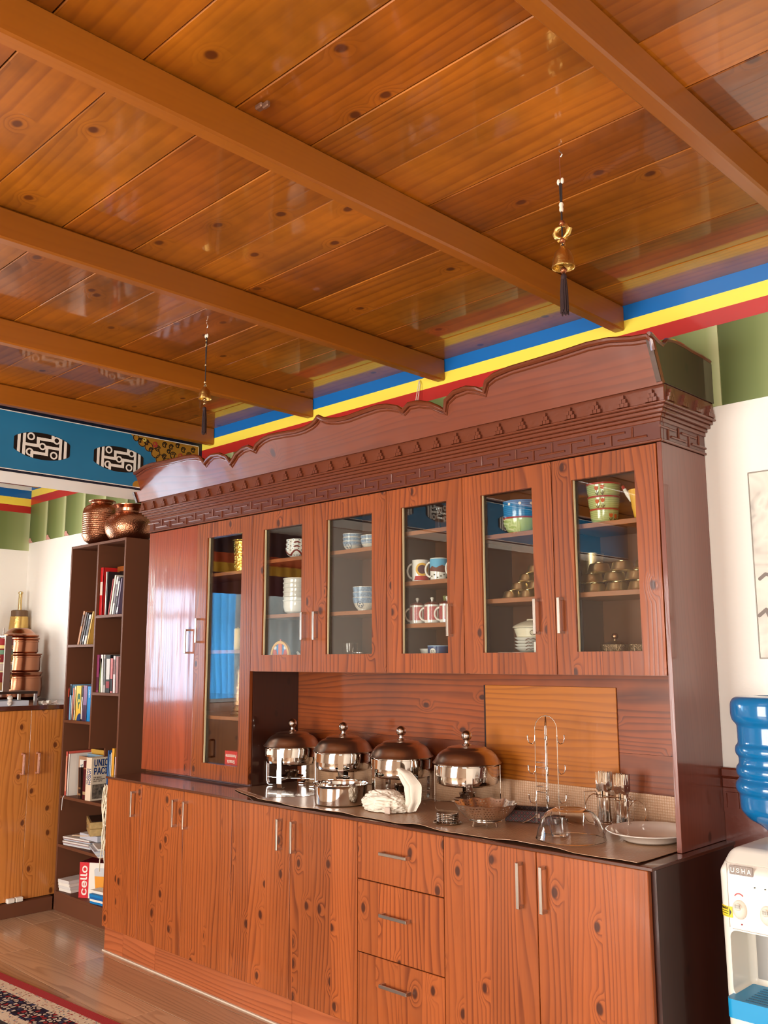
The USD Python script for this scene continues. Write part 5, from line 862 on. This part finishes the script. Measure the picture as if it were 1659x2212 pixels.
def dragon_bowl(lab, x, y, z):
    t = thing('bowl', lab, 'bowl', (x, y, z), group=G1); r, h = .057, .05; part(t, 'body', B().lathe(bowl_prof(r, h, .5), n=44), WBL, world=False)
    pf = [(.004, r * .5), (h * .3, r * .8), (h * .62, r * .94), (h, r)]
    wave = LineString([(-.08 + .01 * k, .024 + .012 * math.sin(k * .9)) for k in range(17)]).buffer(.0035); dots = [Point(-.08 + .012 * k, .044 - .008 * (k % 2)).buffer(.0022) for k in range(14)] + [Point(-.07 + .016 * k, .012).buffer(.002) for k in range(10)]
    wrap(t, 'red_scroll', wave, DRAG, pf, FACE, 0); wrap(t, 'dark_dots', union_all(dots), BLACKP, pf, FACE, 0)
for k, w_ in enumerate(('lowest', 'middle', 'topmost')): dragon_bowl('red and black patterned white bowl, %s of three in the first glazed door' % w_, -3.50 + .002 * k, .345, 1.9815 + .0205 * k)
dragon_bowl('single patterned white bowl standing right of the stack of three, first glazed door', -3.385, .35, 2.015); single('bowl_riser', B().lathe([(0, 0), (.03, 0), (.03, .033), (0, .033)], n=24), WBL, 'white cup carrying the single patterned bowl, first glazed door', 'cup', (-3.385, .35, 1.9815))
for k in range(6):
    t = thing('bowl', 'deep plain white bowl, %s of six stacked behind the first glazed door' % ('lowest', 'second from the bottom', 'third from the bottom', 'fourth from the bottom', 'fifth from the bottom', 'topmost')[k], 'bowl', (-3.535 + .0012 * (k % 2), .375, 1.7075 + .0215 * k), group='stacked deep white bowls'); part(t, 'body', B().lathe([(0, 0), (.04, 0), (.058, .012), (.065, .035), (.0655, .062), (.0685, .065), (.0685, .07), (.0645, .07), (.062, .035), (.055, .014), (0, .006)], n=48), WBL, world=False)
ap = thing('arch_plaque', 'small painted arch with red and blue curls at the foot of the first glazed door', 'ornament', (-3.53, .275, 1.4455)); W2 = .07
arch = Polygon([(-W2, 0)] + arc(0, .06, W2, 180, 0, 30) + [(W2, 0)]); inn = Polygon([(-W2 + .012, 0)] + arc(0, .06, W2 - .012, 180, 0, 30) + [(W2 - .012, 0)])
part(ap, 'arch_rim', B().prism(arch.difference(inn), .012, (0, .006, 0)), cover((214, 160, 80)), world=False); part(ap, 'blue_ground', B().prism(inn, .006, (0, .006, 0)), cover((30, 120, 186)), world=False)
U_ = LineString(arc(0, .085, .042, 190, 350, 24)).buffer(.012).intersection(inn); part(ap, 'red_garland', B().prism(U_, .004, (0, .0, 0)), cover((190, 60, 44)), world=False); part(ap, 'white_curl', B().prism(union_all([Point(s_ * .05, .03).buffer(.014) for s_ in (-1, 1)] + [Point(s_ * .038, .098).buffer(.009) for s_ in (-1, 1)]).intersection(inn), .0045, (0, 0, 0)), cover((214, 214, 214)), world=False); part(ap, 'red_mast', B().prism(sbox(-.013, .07, .013, .118).union(Polygon([(-.02, .045), (.02, .045), (.012, .07), (-.012, .07)])).intersection(inn), .0035, (0, 0, 0)), cover((206, 90, 60)), world=False); part(ap, 'finial', B().add(ball((0, 0, .134), .005)), cover((190, 70, 50)), world=False)
t = thing('teapot', 'white teapot half hidden at the foot of the first glazed door', 'teapot', (-3.385, .35, 1.4455)); part(t, 'body', B().lathe([(0, 0), (.04, 0), (.055, .03), (.05, .065), (.035, .085), (.012, .09), (.01, .1), (0, .102)], n=36), WBL, world=False); part(t, 'spout', B().tube([(-.045, -.01, .04), (-.07, -.015, .055), (-.088, -.018, .078)], [.012, .009, .006], 10), WBL, world=False)
def blue_bowl(lab, x, y, z, r, h, band, mark, grp):
    t = thing('bowl', lab, 'bowl', (x, y, z), group=grp); part(t, 'body', B().lathe(bowl_prof(r, h, .6), n=44), CRACK, world=False); pf = [(.004, r * .6), (h * .3, r * .8), (h * .62, r * .94), (h, r)]
    rz = lambda zz: np.interp(zz, *zip(*pf))
    part(t, 'blue_band', B().lathe([(rz(h * band), h * band), (rz(h * band) + .0008, h * band), (rz(h * .8) + .0008, h * .8), (r + .0008, h - .003), (r, h - .003)], n=44), BWARE, world=False)
    if mark: wrap(t, 'round_mark', Point(0, 0).buffer(.015).difference(Point(0, 0).buffer(.0125)).union(union_all([Point(a * .006, b_ * .005).buffer(.003) for a, b_ in ((-1, -1), (1, -1), (0, 1))])), cover((60, 84, 110)), pf, FACE - .35, h * .42)
words3 = ('lowest', 'middle', 'topmost')
for k in range(3): blue_bowl('blue-banded crackle bowl, %s of the left stack, top shelf, second glazed door' % words3[k], -3.10, .345, 1.9855 + .018 * k, .046, .042, .5, k == 0, 'blue-banded bowls behind the second glazed door')
for k in range(2): blue_bowl('blue-banded crackle bowl, %s of the right pair, top shelf, second glazed door' % ('lower', 'upper')[k], -2.985, .35, 1.9855 + .018 * k, .046, .042, .5, False, 'blue-banded bowls behind the second glazed door')
for k in range(3): blue_bowl('larger blue-banded bowl with round mark, %s of the left stack, middle shelf, second glazed door' % words3[k], -3.005, .335, 1.7035 + .0235 * k, .057, .06, .55, k == 0, 'blue-banded bowls behind the second glazed door')
for k in range(3): blue_bowl('larger blue-banded bowl, %s of the half-hidden right stack, middle shelf, second glazed door' % words3[k], -2.875, .36, 1.7035 + .0235 * k, .057, .06, .55, k == 0, 'blue-banded bowls behind the second glazed door')
SMOKE = MAT('smoked_glass', {'p': ('principled_bsdf', {'base_color': (.82, .74, .66), 'roughness': .02, 'transmission_weight': 1.0, 'ior': 1.4})}, [])
t = thing('drinking_glass', 'tall clear tumbler at the foot of the second glazed door', 'glass', (-3.13, .36, 1.4455)); part(t, 'glass', B().lathe([(0, 0), (.03, 0), (.037, .115), (.035, .115), (.0285, .006), (0, .006)], n=32), SMOKE, world=False)
for i, (x, y, r_, h_) in enumerate(((-3.03, .33, .035, .07), (-2.90, .34, .04, .075))):
    pan('steel_cup', 'small polished steel cup at the foot of the second glazed door, %s one' % ('left', 'right')[i], 'cup', x, y, 1.4455, r_, h_, STEEL, .002, .85)
# third door: goblets, mugs
for i, (x, y) in enumerate(((-2.545, .325), (-2.47, .35))):
    t = thing('goblet', 'stemmed wine goblet on the top shelf of the third glazed door, %s one' % ('left', 'right')[i], 'goblet', (x, y, 2.0295), group='goblets behind the third glazed door'); part(t, 'goblet', B().lathe([(0, 0), (.026, 0), (.026, .002), (.006, .006), (.0045, .035), (.008, .052), (.026, .068), (.031, .085), (.029, .118), (.0275, .118), (.0295, .085), (.024, .069), (0, .056)], n=32), GLASS, world=False)
def mug(lab, x, y, z, r, h, grp, deg=205):
    t = thing('mug', lab, 'mug', (x, y, z), group=grp); part(t, 'body', B().lathe([(0, 0), (r * .93, 0), (r, .004), (r, h), (r - .003, h), (r - .003, .008), (0, .006)], n=44), WBL, world=False)
    a = math.radians(deg); ca, sa = math.cos(a), math.sin(a); pts = [((r - .002 + .024 * math.sin(u)) * ca, (r - .002 + .024 * math.sin(u)) * sa, h * .5 + h * .34 * math.cos(u)) for u in np.linspace(0, PI, 14)]
    part(t, 'handle', B().tube(pts, .0045, 8), WBL, world=False); return t, [(0, r), (h, r)]
GM = 'mugs on the second shelf of the third glazed door'
t, pf = mug('white mug with a round yellow and maroon badge, left on its shelf, third glazed door', -2.665, .335, 1.8145, .0375, .092, GM)
wrap(t, 'badge', Point(0, .05).buffer(.028), cover((226, 176, 70)), pf, FACE + .25, 0); wrap(t, 'badge_centre', Point(0, .05).buffer(.019), cover((76, 40, 52)), pf, FACE + .25, 0, .0012); wrap(t, 'badge_ribbon', Polygon([(-.036, .004), (.036, .004), (.03, .022), (-.03, .022)]), cover((178, 44, 42)), pf, FACE + .25, 0, .0016)
t, pf = mug('white mug printed with a mountain landscape under blue sky, third glazed door', -2.56, .335, 1.8145, .0375, .092, GM)
wrap(t, 'sky_print', sbox(-.055, .045, .06, .088), cover((96, 170, 206)), pf, FACE, 0); wrap(t, 'hill_print', Polygon([(-.055, .045), (-.03, .058), (-.01, .05), (.015, .062), (.035, .052), (.06, .06), (.06, .034), (.02, .03), (-.055, .04)]), cover((110, 66, 56)), pf, FACE, 0, .0011); wrap(t, 'scrub_print', union_all([sbox(-.05 + k * .014, .006 + .006 * (k % 3), -.043 + k * .014, .012 + .006 * (k % 3)) for k in range(8)]), cover((90, 90, 70)), pf, FACE, 0)
mug('plain white mug at the right of its shelf, third glazed door', -2.455, .345, 1.8145, .0375, .092, GM)
PINKW = plain('pink_print', (178, 84, 86), .35, coat=.4, var=.3, vscale=150); LIDR = plain('lid_red', (120, 44, 34), .3, coat=.5)
for i, (x, y) in enumerate(((-2.685, .335), (-2.605, .34), (-2.525, .345))):
    t, pf = mug('white lidded mug with pink print and red lid, %s of three, third glazed door' % ('leftmost', 'middle', 'rightmost')[i], x, y, 1.6355, .0335, .078, 'lidded mugs on the third shelf of the third glazed door')
    for a0 in (-.055, -.012, .031): wrap(t, 'pink_panel', sbox(a0, .014, a0 + .034, .07), PINKW, pf, FACE, 0)
    ld = part(t, 'lid', B().lathe([(0, .0785), (.0345, .0785), (.035, .081), (.024, .088), (.008, .093), (0, .093)], n=36), LIDR, world=False); part(ld, 'lid_knob', B().lathe([(0, .093), (.004, .093), (.005, .099), (.008, .104), (.006, .11), (0, .111)], n=18), WBL, world=False)
t = thing('basket', 'small green-fringed basket half hidden behind the lidded mugs, third glazed door', 'basket', (-2.56, .445, 1.6355)); part(t, 'body', B().lathe([(0, 0), (.045, 0), (.055, .1), (.05, .1), (.042, .006), (0, .006)], n=36), cover((150, 140, 90)), world=False)
q = B(); [q.cyl((.052 * math.cos(a), .052 * math.sin(a), .095), (.056 * math.cos(a + .1), .056 * math.sin(a + .1), .118), .0022, 5) for a in np.linspace(0, 2 * PI, 40)]; part(t, 'fringe', q, cover((140, 146, 90)), world=False, kind='stuff')
t = thing('blue_tin', 'blue tin with a white 17 label at the foot of the third glazed door', 'tin', (-2.575, .345, 1.4455)); part(t, 'body', B().lathe([(0, 0), (.047, 0), (.047, .094), (.044, .094), (.044, .004), (0, .004)], n=44), cover((34, 66, 116), .25), world=False); pf = [(0, .047), (.1, .047)]
part(t, 'rim', B().lathe([(.0435, .0935), (.0475, .0935), (.0475, .097), (.0435, .097)], n=44, close=True), cover((150, 180, 206)), world=False); wrap(t, 'number_label', Point(-.015, .072).buffer(.014), CWt, pf, FACE - .2, 0)
q = meshkit.text_mesh('17.', .009, .0004, True); v = q.vertices; v[:, 0] -= .024; zz = v[:, 1] + .068; r_ = .0484 + v[:, 2]; th = FACE - .2 + v[:, 0] / .047; q.vertices = np.stack([r_ * np.cos(th), r_ * np.sin(th), zz], -1); part(t, 'number', q, BLACKP, world=False); wrap(t, 'orange_label', sbox(-.025, .05, .03, .064), cover((206, 110, 70)), pf, FACE - .2, 0)
t = thing('saucer', 'white saucer with a dark sprig leaning behind the blue tin, third glazed door', 'saucer', (-2.655, .40, 1.4455)); part(t, 'dish', B().lathe([(0, 0), (.03, 0), (.06, .085), (.057, .085), (.028, .005), (0, .005)], n=40), WBL, world=False)
# fourth door
GLZ = plain('glaze_green', (168, 186, 112), .2, coat=.6, var=.06); GLB = MAT('glaze_blue', {'tc': ('texture_coordinate', {}), 's': ('separate_xyz', {}), 'm': ('math', {'math_type': 'multiply', 'value2': 130.0}), 'f': ('math', {'math_type': 'fraction'}), 'r': ('rgb_ramp', {'ramp': [(0, lin((28, 110, 168))), (.6, lin((44, 132, 186))), (.9, lin((20, 88, 140))), (1, lin((28, 110, 168)))]}), 'p': ('principled_bsdf', {'roughness': .2, 'coat_weight': .6})}, [('tc.object', 's.vector'), ('s.z', 'm.value1'), ('m.value', 'f.value1'), ('f.value', 'r.fac'), ('r.color', 'p.base_color')])
RIM = plain('glaze_red', (160, 44, 40), .25, coat=.5)
t = thing('bowl', 'yellow-green glazed bowl with red rim under the blue bowl, fourth glazed door', 'bowl', (-2.14, .355, 1.9725)); part(t, 'body', B().lathe([(0, 0), (.05, 0), (.06, .012), (.072, .035), (.074, .056), (.071, .056), (.068, .035), (0, .008)], n=48), GLZ, world=False); part(t, 'rim', B().lathe([(.071, .055), (.0755, .054), (.0755, .061), (.071, .061)], n=48, close=True), RIM, world=False)
t = thing('bowl', 'ridged blue bowl with white dots nested on the green one, fourth glazed door', 'bowl', (-2.14, .355, 1.9855)); part(t, 'body', B().lathe([(0, .01), (.05, .01), (.069, .035), (.0725, .05), (.0745, .09), (.075, .113), (.071, .113), (.069, .06), (0, .02)], n=48), GLB, world=False)
pf = [(.048, .0725), (.115, .075)]; wrap(t, 'white_dots', union_all([Point(-.1 + .045 * k, .098).buffer(.0055) for k in range(5)]), CWt, pf, FACE, 0)
BRB = plain('brass_bowl_metal', (220, 198, 150), .34, 1.0)
bb = thing('brass_bowl', 'small brass bowl turned over, front left of the bottom row, fourth glazed door', 'bowl', (-2.18, .33, 1.7195), group='upturned brass bowls'); part(bb, 'body', B().lathe([(.036, 0), (.0375, .001), (.034, .009), (.03, .024), (.027, .0275), (.012, .0285), (.012, .031), (0, .031), (0, .028), (.025, .025), (.0325, .008), (.035, .001)], n=40), BRB, world=False)
rows4 = [(0, [-2.105, -2.03]), (1, [-2.145, -2.068]), (2, [-2.108, -2.034]), (3, [-2.07])]
for lv, xs in rows4:
    for k, x in enumerate(xs): copy_of(bb, (x, .335 + .002 * lv, 1.7195 + .0312 * lv), 'small brass bowl turned over, %s row from the shelf, %s, fourth glazed door' % (('bottom', 'second', 'third', 'top')[lv], ('left side', 'right side')[k] if len(xs) > 1 and lv else ('middle', 'right end')[k] if lv == 0 else 'alone'))
b5 = thing('brass_bowl', 'larger brass bowl turned over, bottom row left, fifth glazed door', 'bowl', (-1.815, .345, 1.7235), group='larger upturned brass bowls'); part(b5, 'body', B().lathe([(.043, 0), (.0445, .0015), (.04, .01), (.0355, .028), (.032, .032), (.015, .0335), (.015, .0365), (0, .0365), (0, .033), (.03, .03), (.0385, .009), (.042, .001)], n=44), BRB, world=False)
pos5 = ('left', 'middle', 'right', 'far right')
for lv, xs in ((0, [-1.725, -1.635]), (1, [-1.83, -1.735, -1.645]), (2, [-1.80, -1.705, -1.612])):
    for k, x in enumerate(xs): copy_of(b5, (x, .345 + .004 * lv, 1.7235 + .0367 * lv), 'larger brass bowl turned over, %s row %s, fifth glazed door' % (('bottom', 'middle', 'top')[lv], pos5[k + (lv == 0)]))
bz = thing('brass_bowl', 'half-hidden brass bowl crowning the left of the pile, fifth glazed door', 'bowl', (-1.86, .40, 1.7235)); part(bz, 'body', B().lathe([(0, 0), (.03, 0), (.04, .11), (.046, .15), (.044, .15), (.037, .11), (0, .01)], n=40), BRB, world=False)
CREAM = plain('casserole_cream', (226, 216, 190), .2, coat=.5)
for k in range(4):
    t = thing('saucer', 'shallow white dish with a brown sprig, %s of the stack under the cream casserole' % ('lowest', 'second', 'third', 'topmost')[k], 'dish', (-2.125, .365, 1.5115 + .0125 * k), group='white dishes stacked under the casserole'); part(t, 'dish', B().lathe([(0, 0), (.035, 0), (.058, .0155), (.06, .0185), (.057, .0185), (.034, .005), (0, .005)], n=44), WBL, world=False); wrap(t, 'sprig', LineString([(-.02, .005), (-.008, .011), (0, .008), (.008, .012), (.02, .006)]).buffer(.001), cover((120, 80, 66)), [(.0, .036), (.0155, .058), (.0185, .06)], FACE, .003, .002)
t = thing('casserole', 'cream lidded oval casserole with a leaf motif on stacked dishes, fourth glazed door', 'casserole', (-2.115, .365, 1.563))
single('bowl', B().lathe([(0, 0), (.03, 0), (.05, .04), (.054, .0655), (.05, .0655), (.03, .008), (0, .008)], n=40), WBL, 'plain white bowl carrying the stacked sprig dishes and the casserole', 'bowl', (-2.125, .365, 1.4455)); b = B().lathe([(0, 0), (.045, 0), (.056, .01), (.066, .05), (.063, .05), (0, .006)], n=48).done(); b.vertices *= (1.12, .9, .8); part(t, 'body', b, CREAM, world=False)
b = B().lathe([(0, .0505), (.068, .0505), (.071, .056), (.066, .064), (.04, .08), (.016, .088), (.012, .088), (0, .0875)], n=48).done(); b.vertices *= (1.12, .9, .8); ld = part(t, 'lid', b, CREAM, world=False); b = B().lathe([(.064, .0495), (.0695, .0495), (.0695, .0515), (.064, .0515)], n=48, close=True).done(); b.vertices *= (1.12, .9, .8); part(t, 'lid_gap', b, BLACKP, world=False); part(ld, 'lid_handle', B().box(-.022, .022, -.006, .006, .0685, .076, .003), CREAM, world=False)
wrap(t, 'leaf_motif', union_all([LineString(arc(0, .03, .009, 60, 330, 14)).buffer(.001), LineString([(.006, .022), (.016, .034), (.022, .032)]).buffer(.001)]), cover((110, 90, 74)), [(.0, .05), (.008, .058), (.04, .066)], FACE, -.008, .003)
single('price_card', B().box(-.022, .022, -.0005, .0005, 0, .05), CWt, 'small white card leaning at the right foot of the fourth glazed door', 'card', (-2.025, .285, 1.4985), rot=15)
single('cup', B().lathe([(0, 0), (.03, 0), (.034, .05), (.031, .05), (.028, .004), (0, .004)], n=30), WBL, 'white cup carrying the small card, fourth glazed door', 'cup', (-2.025, .30, 1.4455))
for i, (x, y) in enumerate(((-2.20, .315), (-2.115, .29))): single('saucer', B().lathe([(0, 0), (.022, 0), (.034, .064), (.036, .0665), (.033, .0665), (.02, .004), (0, .004)], n=40), WBL, 'low white cup whose rim just shows, %s, fourth glazed door' % ('left' if i == 0 else 'front middle'), 'cup', (x, y, 1.4455))
# fifth door: tulip bowls
GT = MAT('glaze_tulip', {'tc': ('texture_coordinate', {}), 's': ('separate_xyz', {}), 'm': ('math', {'math_type': 'multiply', 'value2': 150.0}), 'n': ('noise_texture', {'scale': 14.0}), 'a': ('math', {'math_type': 'add'}), 'f': ('math', {'math_type': 'fraction'}), 'r': ('rgb_ramp', {'ramp': [(0, lin((164, 180, 116))), (.5, lin((176, 190, 130))), (.85, lin((134, 156, 84))), (1, lin((164, 180, 116)))]}), 'p': ('principled_bsdf', {'roughness': .2, 'coat_weight': .6})}, [('tc.object', 's.vector'), ('s.z', 'm.value1'), ('tc.object', 'n.vector'), ('m.value', 'a.value1'), ('n.fac', 'a.value2'), ('a.value', 'f.value1'), ('f.value', 'r.fac'), ('r.color', 'p.base_color')])
TUL = Polygon([(-.006, .026), (-.0075, .038), (-.003, .034), (0, .039), (.003, .034), (.0075, .038), (.006, .026), (0, .021)]); STEM = union_all([LineString([(0, .022), (.001, .004)]).buffer(.0007), Polygon([(.001, .004), (.006, .012), (.008, .018), (.004, .014)]), Polygon([(.001, .004), (-.005, .01), (-.007, .015), (-.003, .012)])])
for k, (r0, r1, z) in enumerate(((.043, .052, 1.9725), (.049, .058, 2.018), (.053, .062, 2.066))):
    t = thing('bowl', 'pale green tulip bowl with red rim, %s of three stacked, fifth glazed door' % words3[k], 'bowl', (-1.765, .345, z), group='stacked green tulip bowls'); pf = [(0, r0), (.016, r0 + .006), (.046, r1)]
    part(t, 'body', B().lathe([(0, 0), (r0 * .9, 0), (r0, .003), (r0 + .006, .018), (r1, .046), (r1 - .004, .046), (r0, .02), (0, .006)], n=48), GT, world=False); part(t, 'rim', B().lathe([(r1 - .004, .0452), (r1 + .0012, .0445), (r1 + .0012, .051), (r1 - .004, .051)], n=48, close=True), RIM, world=False)
    for a, dz in ((FACE - .55, 0), (FACE - .2, .003)) if k else ((FACE + .35, -.006), (FACE + .75, -.008)): wrap(t, 'tulip', affinity.translate(TUL, 0, dz), cover((190, 84, 40)), pf, a, 0, .0012); wrap(t, 'tulip_stem', STEM, cover((50, 60, 30)), pf, a, 0)
t = thing('jug', 'yellow ridged tulip jug with a white and red spout, fifth glazed door', 'jug', (-1.612, .345, 1.9725)); YW_ = plain('glaze_yellow', (232, 176, 66), .25, coat=.5); pf = [(0, .028), (.05, .036), (.1, .046)]
part(t, 'body', B().lathe([(0, 0), (.026, 0), (.028, .004), (.036, .045), (.037, .05), (.0365, .055), (.041, .08), (.046, .105), (.043, .105), (.034, .05), (.026, .008), (0, .006)], n=44), YW_, world=False); part(t, 'spout', B().tube([(-.034, -.006, .07), (-.05, -.01, .095), (-.064, -.013, .122)], [.009, .008, .006], 10), WBL, world=False); part(t, 'spout_tip', B().tube([(-.06, -.0125, .114), (-.066, -.0135, .126)], [.0075, .006], 10), RIM, world=False)
for a in (FACE - .6, FACE): wrap(t, 'tulip', TUL, cover((206, 96, 40)), pf, a, 0, .0012)
for i, (x, y, lab) in enumerate(((-1.745, .35, 'ornate engraved silver bowl with a copper-knobbed lid at the foot of the fifth glazed door'), (-1.635, .35, 'second engraved silver bowl half hidden at the right foot of the fifth glazed door'))):
    t = thing('engraved_bowl', lab, 'bowl', (x, y, 1.4455)); EN = plain('engraved_%d' % i, (150, 124, 96), .25, 1.0, bump=(150, .5), var=.4, vscale=60); part(t, 'body', B().lathe([(0, 0), (.035, 0), (.046, .06), (.052, .065), (.054, .09), (.05, .09), (.048, .068), (0, .02)], n=48), EN, world=False)
    if i == 0: ld = part(t, 'lid', B().lathe([(0, .0905), (.053, .0905), (.03, .098), (.006, .104), (.006, .11), (0, .11)], n=40), EN, world=False); part(ld, 'lid_knob', B().add(ball((0, 0, .12), .012)), COPS, world=False)
# tall cupboard
t = thing('brass_bucket', 'hammered brass bucket on the top shelf of the tall cupboard', 'bucket', (-3.955, .36, 1.9455)); part(t, 'body', B().lathe([(0, 0), (.048, 0), (.058, .16), (.062, .163), (.062, .168), (.056, .168), (.046, .005), (0, .005)], n=48), MAT('hammered_brass', {'tc': ('texture_coordinate', {}), 'v': ('voronoi_texture', {'scale': 90.0}), 'b': ('bump', {'strength': .5, 'distance': .005}), 'p': ('principled_bsdf', {'base_color': lin((222, 178, 84)), 'metallic': 1.0, 'roughness': .25})}, [('tc.object', 'v.vector'), ('v.distance', 'b.height'), ('b.normal', 'p.normal')]), world=False)
single('candle', B().lathe([(0, 0), (.021, 0), (.021, .108), (.018, .112), (.003, .112), (.002, .12), (0, .12)], n=24), cover((226, 190, 120)), 'thick pale yellow candle on the second shelf of the tall cupboard', 'candle', (-3.99, .36, 1.5375))
t = thing('brass_urn', 'tall engraved bronze urn with a gold foot on the third shelf of the tall cupboard', 'urn', (-3.965, .37, 1.2005)); EN2 = plain('bronze_engraved', (150, 116, 86), .22, 1.0, bump=(70, .3)); part(t, 'body', B().lathe([(.036, .05), (.041, .06), (.038, .14), (.03, .2), (.034, .235), (.03, .24), (.026, .25), (0, .27)], n=40), EN2, world=False); part(t, 'foot', B().lathe([(0, 0), (.052, 0), (.054, .006), (.046, .012), (.048, .02), (.04, .028), (.042, .036), (.036, .05), (0, .05)], n=40), BRASS_S, world=False)
t = thing('carton', 'small red box standing upside down with white lettering at the foot of the tall cupboard', 'box', (-3.925, .285, .9055), rot=4); part(t, 'carton_body', B().box(-.048, .048, 0, .05, 0, .125, .001), CR, world=False); part(t, 'lettering', B().text('Awesome', .016, (.042, -.0004, .108), (-1, 0, 0), (0, 0, -1), .0005, True, width=.082).text('Snack', .016, (.032, -.0004, .08), (-1, 0, 0), (0, 0, -1), .0005, True, width=.06), CWt, world=False)
b = trimesh.creation.icosphere(4, 1.0); d = b.vertices.copy(); b.vertices = d * (.8 + .4 * meshkit.fbm(d * 2 + 5, 3, 4))[:, None] * (.05, .045, .075); b.vertices[:, 2] = np.maximum(b.vertices[:, 2], -.06)
single('plastic_bag', b, plain('bag_green', (150, 170, 130), .4, var=.15), 'crumpled pale green plastic bag at the right foot of the tall cupboard', 'bag', (-3.86, .37, 1.04), smooth=True); single('carton', B().box(-3.9, -3.82, .345, .4, .9055, .978, .001), CWt, 'white box beside the small red box in the tall cupboard', 'box')
